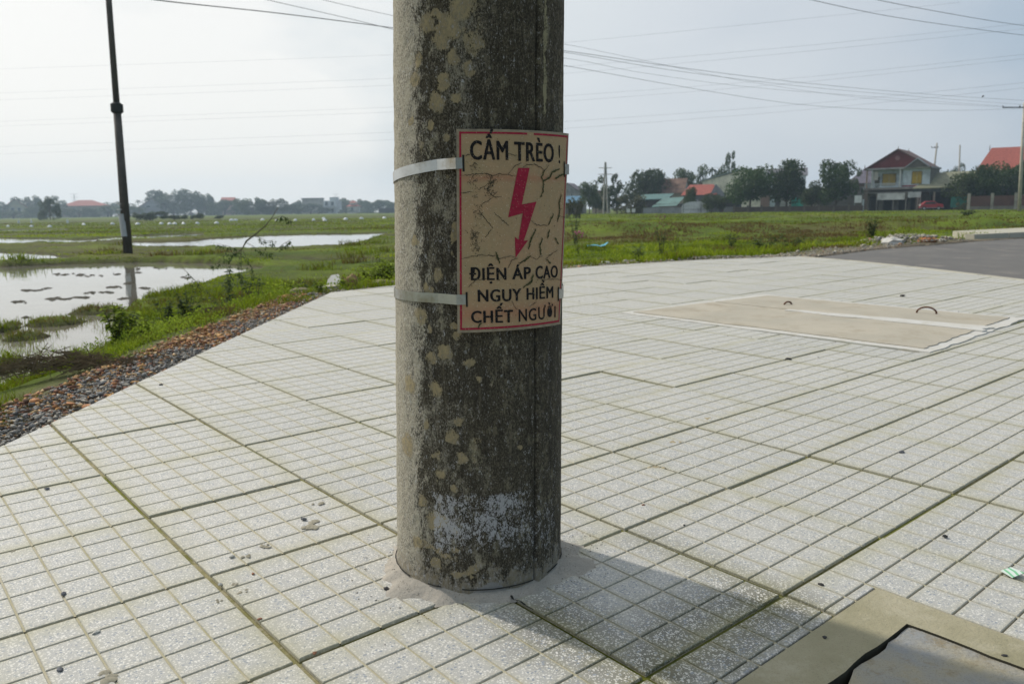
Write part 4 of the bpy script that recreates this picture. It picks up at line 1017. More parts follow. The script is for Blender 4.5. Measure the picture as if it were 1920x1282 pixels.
tree('sparse feathery tree around the twin-legged pole', 1112, 1150, 332, 402, 152, 'loose', 0)
tree('taller open-crowned tree right of the twin-legged pole', 1138, 1176, 328, 402, 152, 'loose', 1)
tree('dense mid-green tree mass left of the mossy-roofed house', 1176, 1244, 320, 398, 172, 'green', 1)
tree('second tree top of the mass left of the mossy-roofed house', 1206, 1250, 322, 398, 175, 'green', 0)
tree('brownish scrubby thicket behind the two white boards', 1158, 1212, 366, 402, 146, 'bush', 0, rz=0)
tree('tree crown behind the right slope of the mossy roof', 1262, 1304, 318, 398, 185, 'green', 1)
tree('broad tree behind the red-roofed cottage', 1290, 1325, 312, 398, 190, 'loose', 2)
tree('dense low crown just left of the warehouse roof', 1336, 1378, 312, 398, 200, 'green', 0)
tree('tall open tree standing above the warehouse roof', 1352, 1388, 288, 398, 205, 'loose', 1)
tree('pale brown bush right beside the concrete pole, at the field edge', 1060, 1090, 372, 412, 90, 'bush', 1, rz=.4)
tree('small dark tree between the olive-roofed shop and the red-roofed house', 1778, 1830, 326, 394, 127, 'green', 1)
tree('left one of two dense dark trees before the far-right house', 1814, 1872, 311, 394, 126, 'round', 1)
tree('right one of two dense dark trees before the far-right house', 1856, 1922, 308, 394, 126, 'round', 0)
tree('dark treetop showing over the olive roof', 1782, 1806, 310, 392, 175, 'green', 0)
tree('low hazy treetop above the right end of the olive roof', 1740, 1790, 322, 392, 190, 'green', 1)
tree('thin tree right of the third street tree', 1590, 1618, 318, 394, 150, 'loose', 0)
tree('low bush in front of the brick wall at the right', 1792, 1812, 380, 397, 118, 'bush', 0, rz=0)
# left, far side of the paddies (hazier)
GL = 'hazy trees along the far side of the paddies'
for lab, x0, x1, yt, d, kd, vr in (
 ('hazy tree cut by the left edge of the view', -40, 8, 381, 205, 'mass', 0), ('hazy tree mass behind the cream gable', 38, 82, 370, 215, 'mass', 1),
 ('low trees in front of the cream gabled house', -10, 60, 397, 195, 'mass', 2), ('trees between the gabled house and the willow', 56, 84, 384, 205, 'mass', 0),
 ('thin bent treetop right of the willow', 104, 122, 369, 215, 'loose', 2), ('tree belt under the red hip roof', 118, 180, 391, 200, 'mass', 1),
 ('low tree belt left of the tall dark pole', 168, 236, 387, 212, 'mass', 2), ('dark round tree right behind the tall dark pole', 228, 262, 384, 205, 'green', 0),
 ('tallest tree group, its left round crown', 280, 318, 359, 218, 'green', 1), ('tallest tree group, its centre', 302, 352, 358, 215, 'mass', 0), ('tallest tree group, its right crown', 338, 380, 359, 216, 'green', 0),
 ('feathery tree right of the tallest group', 370, 402, 366, 215, 'mass', 1), ('sloping bamboo-like belt under the small red roof', 392, 452, 377, 210, 'mass', 2),
 ('dark dense grove at left of centre, left half', 448, 500, 373, 188, 'mass', 1), ('dark dense grove at left of centre, right half', 484, 534, 375, 188, 'mass', 0),
 ('round dark tree right of the dense grove', 534, 562, 385, 200, 'green', 1), ('tree belt left of the white two-storey house', 554, 612, 384, 215, 'mass', 2), ('pointed treetop over the belt', 556, 572, 377, 220, 'loose', 0),
 ('tree group behind the white two-storey house', 606, 650, 374, 240, 'mass', 0), ('tree group behind the pagoda', 640, 692, 376, 240, 'mass', 1), ('hazy grove left of the concrete pole', 682, 742, 377, 230, 'mass', 2),
 ('hazy grove partly hidden by the concrete pole', 728, 790, 374, 225, 'mass', 0), ('hazy grove between the hip roof and the tall dark pole', 160, 232, 381, 230, 'mass', 0), ('hazy grove over the sloping bamboo belt', 380, 470, 379, 240, 'mass', 1), ('hazy grove between the dense grove and the white house', 520, 600, 381, 240, 'mass', 2), ('broad hazy belt filling in behind the gabled house and willow', -30, 130, 386, 225, 'mass', 1), ('broad hazy belt behind the red hip roof and tall dark pole', 110, 300, 389, 240, 'mass', 2), ('broad hazy belt below the tallest group', 290, 460, 384, 235, 'mass', 1), ('broad hazy belt joining the dense grove and the white house', 440, 640, 386, 245, 'mass', 0), ('broad hazy belt behind the shrine', 600, 790, 383, 250, 'mass', 2), ('low palms before the pagoda', 636, 662, 392, 205, 'loose', 1), ('dark low hedge in front of the grove', 676, 740, 399, 190, 'mass', 1)):
    tree(lab, x0-3, x1+3, yt-1, 410, d*2.4, kd, vr, group=GL)
tree('pale willow-like tree standing alone in the left field', 76, 114, 371, 416, 240, 'mass', 2)
for k, (x0, x1, yt) in enumerate(((250, 312, 397), (313, 340, 404), (340, 352, 403), (357, 366, 404), (367, 381, 400), (404, 420, 404))):
    tree(('long low dark bush left of a row of bushes', 'second low bush in the row', 'tiny third bush of the row', 'tiny fourth bush of the row', 'small round bush on a stem in the row', 'last small bush at the right end of the row')[k]+' before the far grove', x0, x1, yt, 411, 165, 'green' if k else 'mass', k % 2, 'bush', 'bush', 'row of low dark bushes in the far field')
# palms
def palm(label, x, ytop, ybase, d, r, n=13):
    b_ = at(x, ybase, d); b_.z = ZF; h = at(x, ytop, d).z-b_.z-r*.4; o = empty('palm_tree', b_, 0, label, 'palm tree')
    MB().tube([(0, 0, 0), (.1, 0, h*.5), (0, 0, h)], [r*.10, r*.07, r*.06], 6).build('trunk', M_BARK, o)
    mb = MB(); r_ = random.Random(int(x))
    for k in range(n):
        a = 6.28*k/n+r_.uniform(-.2, .2); el = r_.uniform(-.3, 1.2); P = []
        for s in np.linspace(0, 1, 6): P.append(Vector((math.cos(a)*r*s*math.cos(el*.5), math.sin(a)*r*s*math.cos(el*.5), h+r*(s*math.sin(el)-.75*s*s))))
        q = Vector((-math.sin(a), math.cos(a), 0))*r*.10
        for i in range(5): w0 = 1-abs(i/5-.4); w1 = 1-abs((i+1)/5-.4); mb.poly([P[i]-q*w0, P[i+1]-q*w1, P[i+1]+q*w1*.2, P[i]+q*w0*.2]); mb.poly([P[i]+q*w0, P[i+1]+q*w1, P[i+1], P[i]])
    mb.build('fronds', M_LEAF2, o); return o
palm('small round-headed palm sticking up right of the tall dark pole', 262, 374, 410, 420, 1.9, 26)
palm('tiny distant palm above the belt left of the white house', 536, 380, 410, 470, 1.2, 18)
palm('broad fan palm left of the warehouse', 1333, 311, 398, 185, 2.1, 22)
palm('drooping palm above the red-roofed cottage', 1312, 322, 398, 182, 2.0, 18)
palm('banana-like plant at the left end of the warehouse wall', 1355, 366, 398, 140, 1.3, 14)
palm('palm left of the twin-legged pole', 1117, 336, 402, 160, 1.2, 12)

# ------------------------------------------------------------------ buildings
def vr(c): return tuple(c)
PAINT = {}
def paint(c, rough=.8):
    k = tuple(round(x, 3) for x in c)
    if k not in PAINT: PAINT[k] = simple('paint_%d' % len(PAINT), k, rough, .18, 1.2, dirt=tuple(x*.6 for x in k))
    return PAINT[k]
M_GLASS = simple('dark_window', (.03, .035, .04), .25, .2, 2)
M_RTILE = simple('red_roof_tiles', (.33, .085, .06), .8, .25, 3)
M_RDARK = simple('dark_red_roof', (.13, .07, .06), .85, .25, 3)
class Bld:
    """a building at a point of the photo's ground, local x along its front, y back, z up"""
    def __init__(s, label, px, py, d, yaw, cat='house', name='house', group=None):
        p = at(px, py, d); p.z = ZF; s.d = d; s.k = d/F_PX; s.o = empty(name, p, math.radians(yaw), label, cat, group); s.z0 = p.z
    def h(s, y0, y1): return (y1-y0)*s.k*-1
    def box(s, name, m, x0, x1, y0, y1, z0, z1, par=None):
        return MB().box(x0, x1, y0, y1, z0, z1).build(name, m, par or s.o)
    def gable(s, name, m, x0, x1, y0, y1, z0, z1, axis='x', ov=.35, th=.14, mg=None):
        """ridge along axis; returns roof, walls under gable filled with mg"""
        mb = MB()
        if axis == 'x':
            c = (y0+y1)/2
            for a, b_, sgn in ((y0-ov, c, -1), (y1+ov, c, 1)):
                zz = z0-ov*(z1-z0)/((y1-y0)/2)
                mb.add([(x0-ov, a, zz), (x1+ov, a, zz), (x1+ov, b_, z1), (x0-ov, b_, z1), (x0-ov, a, zz+th), (x1+ov, a, zz+th), (x1+ov, b_, z1+th), (x0-ov, b_, z1+th)],
                       [(0, 3, 2, 1), (4, 5, 6, 7), (0, 1, 5, 4), (1, 2, 6, 5), (2, 3, 7, 6), (3, 0, 4, 7)])
            r = mb.build(name, m, s.o)
            if mg:
                for x in (x0, x1): MB().add([(x-.1, y0, z0), (x-.1, y1, z0), (x-.1, c, z1), (x+.1, y0, z0), (x+.1, y1, z0), (x+.1, c, z1)], [(0, 1, 2), (5, 4, 3), (0, 3, 4, 1), (1, 4, 5, 2), (2, 5, 3, 0)]).build('gable_wall', mg, s.o)
        else:
            c = (x0+x1)/2
            for a, b_ in ((x0-ov, c), (x1+ov, c)):
                zz = z0-ov*(z1-z0)/((x1-x0)/2)
                mb.add([(a, y0-ov, zz), (a, y1+ov, zz), (b_, y1+ov, z1), (b_, y0-ov, z1), (a, y0-ov, zz+th), (a, y1+ov, zz+th), (b_, y1+ov, z1+th), (b_, y0-ov, z1+th)],
                       [(0, 3, 2, 1), (4, 5, 6, 7), (0, 1, 5, 4), (1, 2, 6, 5), (2, 3, 7, 6), (3, 0, 4, 7)])
            r = mb.build(name, m, s.o)
            if mg:
                for y in (y0, y1): MB().add([(x0, y-.1, z0), (x1, y-.1, z0), (c, y-.1, z1), (x0, y+.1, z0), (x1, y+.1, z0), (c, y+.1, z1)], [(0, 1, 2), (5, 4, 3), (0, 3, 4, 1), (1, 4, 5, 2), (2, 5, 3, 0)]).build('gable_wall', mg, s.o)
        return r
    def hip(s, name, m, x0, x1, y0, y1, z0, z1, ins, ov=.4):
        x0 -= ov; x1 += ov; y0 -= ov; y1 += ov; c = (y0+y1)/2
        return MB().add([(x0, y0, z0), (x1, y0, z0), (x1, y1, z0), (x0, y1, z0), (x0+ins, c, z1), (x1-ins, c, z1)], [(0, 1, 5, 4), (1, 2, 5), (2, 3, 4, 5), (3, 0, 4), (0, 3, 2, 1)]).build(name, m, s.o)
    def win(s, x, z, w, h, y=0, m=None, frame=None, name='window', arch=False):
        f = MB(); t_ = .09
        f.box(x-w/2-t_, x+w/2+t_, y-.07, y-.01, z-t_, z).box(x-w/2-t_, x+w/2+t_, y-.07, y-.01, z+h, z+h+t_).box(x-w/2-t_, x-w/2, y-.07, y-.01, z, z+h).box(x+w/2, x+w/2+t_, y-.07, y-.01, z, z+h)
        o = f.build(name, frame or paint((.45, .47, .48)), s.o)
        n = 2 if w > .9 else 1
        for i in range(n): MB().box(x-w/2+i*w/n+.02, x-w/2+(i+1)*w/n-.02, y-.05, y-.015, z, z+h).build('pane', m or M_GLASS, o)
        return o
# main two-storey house
H_ = Bld('two-storey pale blue house with dark red gable, yellow shutters and a front balcony', 1624, 394, 137, -38)
K = H_.k; blue = paint((.50, .57, .60)); conc = paint((.21, .19, .165)); W_ = 10.9; D_ = 8.6
H_.box('ground_floor', paint((.16, .15, .13)), 0, W_, .6, D_, 0, 3.9)
H_.box('balcony_slab', conc, -.35, W_+.1, -1.1, D_, 3.9, 4.25)
H_.box('wall', blue, 6.3, W_, -.5, D_, 4.25, 7.6); H_.box('wall', blue, .4, 6.3, 1.0, D_-.01, 4.25, 7.6)
H_.box('side_wall', paint((.15, .135, .10)), W_+.003, W_+.05, -.4, D_, 0, 7.6)
H_.box('eave_band', paint((.34, .33, .33)), -.3, W_+.3, -1.2, D_+.2, 7.6, 7.9)
H_.gable('roof', M_RDARK, 0, W_-.3, -.9, D_, 7.9, 11.1, 'y', .55, .2, paint((.14, .02, .022)))
H_.gable('porch_gable', paint((.30, .33, .35)), 7.0, W_-.3, -1.35, -.9, 7.9, 9.3, 'y', .3, .2, paint((.10, .09, .08)))
for x in (.0, .95, 5.9): H_.box('column', paint((.5, .52, .5)) if x > .5 else paint((.42, .29, .22)), x-.13, x+.13, -1.0, -.74, 4.25, 7.6)
for k in range(26): q = -.2+k*.245; H_.box('baluster', blue, q-.05, q+.05, -.98, -.88, 4.25, 4.95)
H_.box('handrail', paint((.5, .53, .55)), -.3, 6.3, -1.04, -.82, 4.95, 5.08)
H_.box('red_band', paint((.28, .06, .07)), 6.2, W_+.05, -.56, -.5, 4.35, 4.6)
yel = paint((.40, .27, .03))
H_.win(3.6, 4.7, 2.3, 2.1, 1.0, yel, paint((.09, .07, .03)), 'shuttered_window'); H_.win(8.7, 4.9, 1.6, 2.1, -.5, yel, paint((.09, .07, .03)), 'shuttered_window')
H_.win(1.5, 4.3, .9, 2.0, 1.0, paint((.08, .07, .04))); H_.box('hanging_sheet', paint((.58, .55, .48)), .9, 1.9, -.5, -.45, 5.7, 7.3)
MB().tube([(5.3, -1.14, 9.6), (5.3, -1.05, 9.6)], .42, 16).build('medallion', paint((.24, .11, .11)), H_.o)
for x, y in ((W_/2-.15, -1.0), (W_/2-.15, D_-.2), (-.4, -1.2)): MB().tube([(x, y, 10.9 if x > 0 else 8.0), (x, y, 11.75 if x > 0 else 8.6)], [.10, .03], 5).build('finial', conc, H_.o)
aw = paint((.58, .58, .55))
H_.box('awning', paint((.20, .19, .18)), -.6, 9.6, -2.2, .6, 3.25, 3.4); H_.box('awning_blind', aw, 2.4, 7.2, -2.35, -2.2, 2.0, 3.2); H_.box('awning_blind', paint((.44, .46, .46)), 7.7, 9.9, -2.35, -2.2, 2.35, 3.35)
for x in (-.4, 2.3, 5.2, 7.4, 9.8): H_.box('post', conc, x-.1, x+.1, -2.15, -1.95, 0, 3.25)
for x, w_ in ((1.2, 1.6), (3.8, 1.8), (6.4, 1.5), (8.6, 1.8)): H_.box('doorway', M_DARK, x-w_/2, x+w_/2, .53, .6, 0, 2.7)
H_.o.scale = (.875, .80, .885)
# olive-roofed shop
S_ = Bld('long low shop with an olive metal roof and dark open front', 1716, 395, 131, -30, 'shop', 'shop')
oli = paint((.20, .20, .125))
S_.box('back_wall', paint((.05, .05, .05)), 0, 11.5, 3.2, 3.4, 0, 3.2)
MB().add([(-.6, -.6, 3.55), (12.4, -.6, 3.75), (11.6, 5.6, 6.3), (2.6, 5.6, 6.1), (-.6, -.6, 3.4), (12.4, -.6, 3.6), (11.6, 5.6, 6.15), (2.6, 5.6, 5.95)], [(0, 1, 2, 3), (7, 6, 5, 4), (0, 4, 5, 1), (1, 5, 6, 2), (2, 6, 7, 3), (3, 7, 4, 0)]).build('roof', oli, S_.o)
S_.box('side_wall', paint((.07, .065, .06)), 11.3, 11.5, 0, 3.2, 0, 3.3); S_.box('side_wall', paint((.10, .09, .07)), -.1, .1, 0, 3.2, 0, 3.3)
S_.box('fascia', paint((.045, .05, .055)), -.5, 12.3, -.4, -.3, 2.9, 3.45)
for x in (.3, 2.6, 5.5, 8.2, 11.2): S_.box('post', paint((.24, .21, .17)), x-.12, x+.12, -.3, -.06, 0, 2.9)
S_.box('teal_panel', paint((.02, .17, .14)), 5.0, 7.2, -.9, -.8, .4, 2.1)
# red car
def car():
    p = at(1724, 395, 129); p.z = ZF
    o = empty('car', p, math.radians(-22), 'small red car parked in front of the olive-roofed shop, half behind the slim pole', 'car')
    prof = [(0, .35), (0, .85), (.2, 1.0), (.75, 1.42), (2.0, 1.48), (2.6, 1.05), (3.25, .95), (3.4, .8), (3.4, .35)]
    def loft(prof, w, name, m, ins=.12):
        V = []; n = len(prof)
        for y, k in ((0, ins), (ins, 0), (w-ins, 0), (w, ins)):
            for x, z in prof: V.append((x+(k if x < 1.7 else -k)*.6, y, z-(k*.5 if z > .5 else 0)))
        Fc = [tuple(range(n)), tuple(reversed(range(3*n, 4*n)))]+[(a*n+i, a*n+(i+1) % n, (a+1)*n+(i+1) % n, (a+1)*n+i) for a in range(3) for i in range(n)]
        return MB().add(V, Fc).build(name, m, o)
    loft(prof, 1.6, 'body', simple('car_red', (.33, .015, .02), .3, .1, 1))
    MB().add([(.55, -.012, 1.0), (.85, -.012, 1.34), (1.95, -.012, 1.38), (2.45, -.012, 1.0)], [(0, 1, 2, 3)]).build('window', M_GLASS, o)
    for x in (.65, 2.7):
        w_ = MB().tube([(x, -.03, .31), (x, .18, .31)], .31, 14).build('wheel', M_DARK, o); MB().tube([(x, -.05, .31), (x, -.03, .31)], .17, 10).build('rim', M_STEEL, w_)
    MB().tube([(.0, -.02, .85), (.06, .12, .85)], .16, 10).build('headlight', paint((.8, .78, .72), .2), o)
    MB().box(-.03, 3.43, -.02, .04, .36, .46).build('bumper', paint((.3, .3, .32)), o)
car()
# far right house with red roof
R_ = Bld('brick-red-roofed house with a front gable at the far right', 1829, 394, 148, -30)
cr_ = paint((.36, .33, .24)); 
R_.box('wall', cr_, 0, 13.5, 0, 8, 0, 7.0); R_.hip('roof', M_RTILE, 0, 13.5, 0, 8, 6.7, 11.0, 2.3, .5)
R_.gable('front_gable', paint((.27, .25, .19)), 5.6, 12.0, -1.2, 2.5, 7.0, 10.2, 'y', .4, .22, paint((.20, .07, .05)))
R_.box('wall', paint((.28, .25, .2)), 5.7, 11.9, -1.1, 0, 3.4, 7.0)
for x, z in ((2.4, 4.4), (7.4, 4.4), (10.2, 4.4), (2.4, 1.1)): R_.win(x, z, 1.3, 1.5, -1.1 if 5.7 < x < 11.9 else 0)
for x in (1.5, 6.8, 11.6): MB().tube([(x, 4 if x != 8.8 else -1, 10.6), (x, 4, 11.6)], [.1, .03], 5).build('finial', M_RDARK, R_.o)
# brick wall with pillars
B_ = Bld('low brick wall with pale pillars in front of the far-right house', 1814, 395, 124, -22, 'wall', 'brick_wall')
for k in range(3): B_.box('brick_panel', paint((.12, .055, .04)), .3+k*3.1, 3.1+k*3.1, .0, .14, .55, 2.1); B_.box('plinth', paint((.19, .17, .14)), .3+k*3.1, 3.1+k*3.1, -.02, .16, 0, .54)
for k in range(4): B_.box('pillar', paint((.36, .33, .27)), -.1+k*3.1, .28+k*3.1, -.06, .2, 0, 2.5)
for k in range(12): B_.box('gate_bar', M_DARK, 9.7+k*.18, 9.76+k*.18, .03, .09, .2, 2.2)
# signboard
G_ = Bld('blank white roadside signboard on two posts by the third street tree', 1601, 395, 127, -25, 'sign', 'signboard')
G_.box('board', paint((.62, .63, .64), .5), 0, 1.05, 0, .05, 1.35, 2.5); G_.box('post', paint((.35, .4, .42)), .0, .08, .06, .12, 0, 1.4); G_.box('post', paint((.42, .47, .5)), 1.15, 1.4, .03, .2, 0, 1.9)
# purple-roofed house behind, brown building
Q_ = Bld('brown house with a grey-purple hip roof left of the two-storey house', 1587, 394, 158, -30)
Q_.box('wall', paint((.12, .085, .06)), 0, 9, 0, 6, 0, 5.2); Q_.hip('roof', paint((.13, .115, .145)), 0, 9, 0, 6, 5.1, 8.1, 3.0); Q_.win(2.2, 2.9, 1.3, 1.4); Q_.win(5.6, 2.9, 1.3, 1.4)
# warehouse
Wh = Bld('big cream metal warehouse with a shallow grey gable roof behind the street trees', 1316, 396, 178, -24, 'warehouse', 'warehouse')
cm_ = paint((.74, .70, .55)); k = Wh.k
MB().add([(0, 0, 0), (12.5, 0, 0), (12.5, 0, 8.7), (8.8, 0, 8.7), (0, 0, 6.6), (0, 26, 0), (12.5, 26, 0), (12.5, 26, 8.7), (8.8, 26, 8.7), (0, 26, 6.6)], [(0, 1, 2, 3, 4), (9, 8, 7, 6, 5), (1, 6, 7, 2), (5, 0, 4, 9)]).build('wall', cm_, Wh.o)
MB().add([(-.3, -.3, 6.55), (8.8, -.3, 8.95), (8.8, 26, 8.95), (-.3, 26, 6.55), (-.3, -.3, 6.75), (8.8, -.3, 9.15), (8.8, 26, 9.15), (-.3, 26, 6.75)], [(3, 2, 1, 0), (4, 5, 6, 7), (0, 1, 5, 4), (3, 0, 4, 7)]).build('roof', paint((.22, .27, .26)), Wh.o)
for q in range(13): Wh.box('wall_seam', paint((.62, .58, .45)), .0, 12.5, -.03, -.01, .7+q*.62-.02, .7+q*.62+.02) if q < 9 else None
Wh.box('canopy', paint((.20, .17, .10)), 7.5, 12.6, -1.2, -.1, 3.7, 4.0)
Wb = Bld('long white hall with a dark grey roof behind the street trees', 1398, 396, 182, -18, 'hall', 'hall')
Wb.box('wall', paint((.66, .68, .70)), 0, 12.5, 0, 8, 0, 7.6); MB().add([(-.4, -.5, 7.6), (12.9, -.5, 7.6), (12.9, 4, 9.4), (-.4, 4, 9.2), (12.9, 8.5, 7.6), (-.4, 8.5, 7.6)], [(0, 1, 2, 3), (3, 2, 4, 5), (0, 3, 5), (1, 4, 2)]).build('roof', paint((.13, .125, .14)), Wb.o)
Wb.box('band', paint((.34, .36, .39)), 0, 12.5, -.05, -.01, 6.1, 6.4)
# red-roofed cottage, mossy house, sheds
C_ = Bld('small cottage with a bright red hipped roof behind the white polytunnel', 1279, 397, 155, -24)
C_.box('wall', paint((.13, .13, .13)), .2, 6.6, 0, 4.5, 0, 3.4); C_.hip('roof', M_RTILE, 0, 6.3, 0, 4.6, 3.3, 5.3, 1.2, .3)
MB().add([(5.2, -.2, 3.3), (8.0, .6, 3.3), (6.2, .1, 5.25), (5.2, .2, 3.3), (8.0, 1.0, 3.3), (6.2, .5, 5.25), (5.2, -.2, 1.2), (8.0, .6, 1.2), (5.2, .2, 1.2), (8, 1, 1.2)], [(0, 1, 2), (5, 4, 3), (6, 7, 1, 0), (0, 2, 5, 3), (1, 4, 5, 2), (9, 8, 3, 4)]).build('grey_gable', paint((.24, .24, .25)), C_.o)
C_.win(2.4, 1.2, 1.0, 1.1)
Mh = Bld('old house with a mossy brown-red gable roof and pale walls behind the sheds', 1231, 398, 172, -24)
Mh.box('wall', paint((.30, .27, .20)), 0, 6.4, 0, 5.5, 0, 4.3); Mh.gable('roof', simple('mossy_roof', (.17, .10, .07), .9, .5, 1.2), .2, 5.6, 0, 5.5, 4.2, 7.0, 'x', .3, .12, paint((.33, .34, .31)))
for x in (1.0, 1.9, 3.0): Mh.win(x, 2.4, .6, 1.3, 0, M_RDARK)
A1 = Bld('grey gabled house just right of the concrete pole', 1040, 400, 180, -18); A1.box('wall', paint((.27, .265, .27)), 0, 5.9, 0, 6, 0, 4.6); A1.gable('roof', paint((.15, .12, .13)), 0, 5.9, 0, 6, 4.6, 6.6, 'y', .3, .12, paint((.27, .265, .27))); A1.win(3.9, 2.6, .25, 1.7)
A2 = Bld('low blue-roofed shed just right of the concrete pole', 1045, 401, 158, -20, 'shed', 'shed'); A2.box('wall', paint((.13, .12, .11)), 0, 4.4, 0, 3, 0, 2.3); A2.gable('roof', paint((.10, .22, .33)), 0, 4.4, 0, 3, 2.3, 3.4, 'x', .3)
A3 = Bld('tan house half hidden behind the feathery trees', 1110, 400, 178, -20); A3.box('wall', paint((.31, .25, .17)), 0, 3.2, 0, 4, 0, 4.7); A3.box('roof', M_RDARK, -.3, 3.4, -.4, 4.2, 4.7, 4.95); A3.win(1.2, 3, .6, 1.2)
T1 = Bld('long shed with a low teal roof under the mossy-roofed house', 1186, 399, 153, -24, 'shed', 'shed'); T1.box('wall', paint((.10, .09, .09)), .4, 6.2, .3, 4, 0, 2.5)
MB().add([(0, -.3, 2.55), (6.8, -.3, 2.7), (7.0, 4, 3.7), (.9, 4, 3.6), (0, -.3, 2.43), (6.8, -.3, 2.58)], [(0, 1, 2, 3), (0, 4, 5, 1)]).build('roof', paint((.07, .15, .14)), T1.o)
T2 = Bld('shed with a tilted grey-green sheet roof, nearest the long low wall', 1222, 398, 147, -24, 'shed', 'shed'); T2.box('wall', paint((.11, .10, .10)), .4, 5.0, .5, 3, 0, 1.7)
MB().add([(0, -.4, 1.2), (4.6, -.4, 1.35), (5.2, 3.4, 2.9), (1.3, 3.4, 2.8), (0, -.4, 1.1), (4.6, -.4, 1.25)], [(0, 1, 2, 3), (0, 4, 5, 1)]).build('roof', paint((.11, .20, .18)), T2.o); T2.box('brown_eave', paint((.12, .10, .085)), 1.5, 6.2, -.9, -.5, .95, 1.3)
LW = Bld('long low grey wall in front of the sheds', 1206, 399, 144, -22, 'wall', 'low_wall')
for q in range(4): LW.box('wall_panel', paint((.26, .27, .29)), q*2.0, q*2.0+1.97, 0, .15, 0, 1.05)
# polytunnel
Pt = Bld('small white plastic-covered polytunnel at the field edge below the cottage', 1278, 398, 141, -22, 'polytunnel', 'polytunnel')
mb = MB(); n = 9; V = []
for y in (0, 2.2):
    for i in range(n): a = math.pi*i/(n-1); V.append((2.15-2.15*math.cos(a)*(1 if abs(math.cos(a)) < .9 else 1), y, 1.25+.75*math.sin(a)))
V2 = [(0, 0, 0), (4.3, 0, 0), (0, 2.2, 0), (4.3, 2.2, 0)]
mb.add(V+V2, [(i, i+1, n+i+1, n+i) for i in range(n-1)]+[tuple([18]+list(range(n))+[19])]+[tuple([21]+[n+i for i in reversed(range(n))]+[20])]+[(18, 20, n, 0), (19, n-1, 2*n-1, 21)]).build('cover', paint((.52, .54, .57), .5), Pt.o)
for x in (.25, 3.3): Pt.box('hoop_post', M_DARK, x, x+.07, -.08, -.02, 0, 1.9)
Pt.box('side_band', paint((.33, .34, .36)), .05, 4.25, -.04, -.01, .6, .72)
# row of shop walls behind the street trees + brown boundary wall
Rw = Bld('row of faded pink, white and teal shopfronts behind the street trees', 1425, 395, 150, -24, 'building', 'shop_row')
for x0, x1, c_, z1 in ((0, 1.6, (.26, .17, .14), 2.9), (1.7, 2.6, (.42, .50, .54), 2.9), (2.7, 3.4, (.07, .07, .07), 2.8), (3.5, 5.4, (.36, .37, .36), 2.9), (5.5, 8.0, (.02, .30, .24), 2.5), (8.1, 9.9, (.34, .31, .26), 3.3), (10, 17, (.13, .125, .12), 3.0)):
    Rw.box('shopfront', paint(c_), x0, x1, 0, .2, 0, z1)
Rw.box('rear_wall', paint((.15, .145, .14)), 0, 17, .5, 5, 0, 3.9); Rw.box('roof', paint((.12, .12, .125)), -.3, 17.3, .2, 5.2, 3.9, 4.1)
BW = Bld('long dark brown boundary wall with short piers along the road', 1376, 396, 134, -24, 'wall', 'boundary_wall')
for q in range(9): BW.box('wall_panel', paint((.075, .055, .045)), q*2.2+.14, q*2.2+2.06, 0, .14, .15, .95); BW.box('pier', paint((.12, .10, .085)), q*2.2-.14, q*2.2+.14, -.06, .2, 0, 1.2)
Bs = Bld('dark low outbuilding between the cottage and the street trees', 1348, 397, 147, -22, 'shed', 'shed'); Bs.box('wall', paint((.055, .055, .06)), 0, 3.6, 0, 3, 0, 2.6); Bs.box('roof', paint((.16, .19, .20)), -.3, 3.8, -.5, 3.2, 2.6, 2.75); Bs.box('grey_wall', paint((.22, .23, .25)), .8, 2.9, -.6, -.4, 0, 1.0)
for k, x in enumerate((1174.5, 1184.5)):
    q = Bld(('left', 'right')[k]+' one of two small white boards standing at the field edge', x, 401, 137, -20, 'board', 'white_board', 'two small white boards'); q.box('board', paint((.62, .62, .6)), 0, .6, 0, .05, .35, .95); q.box('stake', M_DARK, .1, .16, .06, .1, 0, .4); q.box('stake', M_DARK, .44, .5, .06, .1, 0, .4)
# left side houses
h = Bld('cream gabled house with a brown-red roof at the far left', 12, 411, 504, 30); h.o.scale = (2.4, 2.4, 2.4); h.box('wall', paint((.40, .36, .24)), 0, 4.6, 0, 6, 0, 3.2); h.gable('roof', M_RTILE, 0, 4.6, 0, 6, 3.1, 5.0, 'y', .4, .12, paint((.42, .38, .25))); h.win(1.6, 1.6, .7, 1.1); h.win(3.1, 1.6, .7, 1.1)
h = Bld('hazy house with a wide red hip roof right of the willow', 118, 411, 531, 12); h.o.scale = (2.4, 2.4, 2.4); h.box('wall', paint((.33, .29, .24)), 0, 10.5, 0, 6, 0, 3.2); h.hip('roof', M_RTILE, 0, 10.5, 0, 6, 3.1, 4.7, 4.0); h.win(3, 1.6, .8, 1.0); h.win(7, 1.6, .8, 1.0)
h = Bld('grey-purple gabled house under the tallest trees', 263, 411, 507, 18); h.o.scale = (2.4, 2.4, 2.4); h.box('wall', paint((.27, .26, .29)), 0, 6.2, 0, 6, 0, 2.6); h.gable('roof', M_RDARK, 0, 6.2, 0, 6, 2.5, 4.5, 'y', .35, .12, paint((.30, .29, .32))); h.win(2.2, 2.3, .9, .5, -.1)
h = Bld('small house showing only its red roof above the bamboo belt', 418, 411, 555, 10); h.o.scale = (2.4, 2.4, 2.4); h.box('wall', paint((.3, .2, .16)), 0, 3.2, 0, 4, 0, 4.2); h.gable('roof', M_RTILE, 0, 3.2, 0, 4, 4.1, 4.9, 'x', .3)
h = Bld('long pale flat-roofed house left of the white two-storey house', 568, 411, 546, 8); h.o.scale = (2.4, 2.4, 2.4); h.box('wall', paint((.36, .32, .29)), 0, 5.6, 0, 5, 0, 4.1); h.box('roof', paint((.24, .22, .22)), -.2, 5.8, -.2, 5.2, 4.1, 4.4)
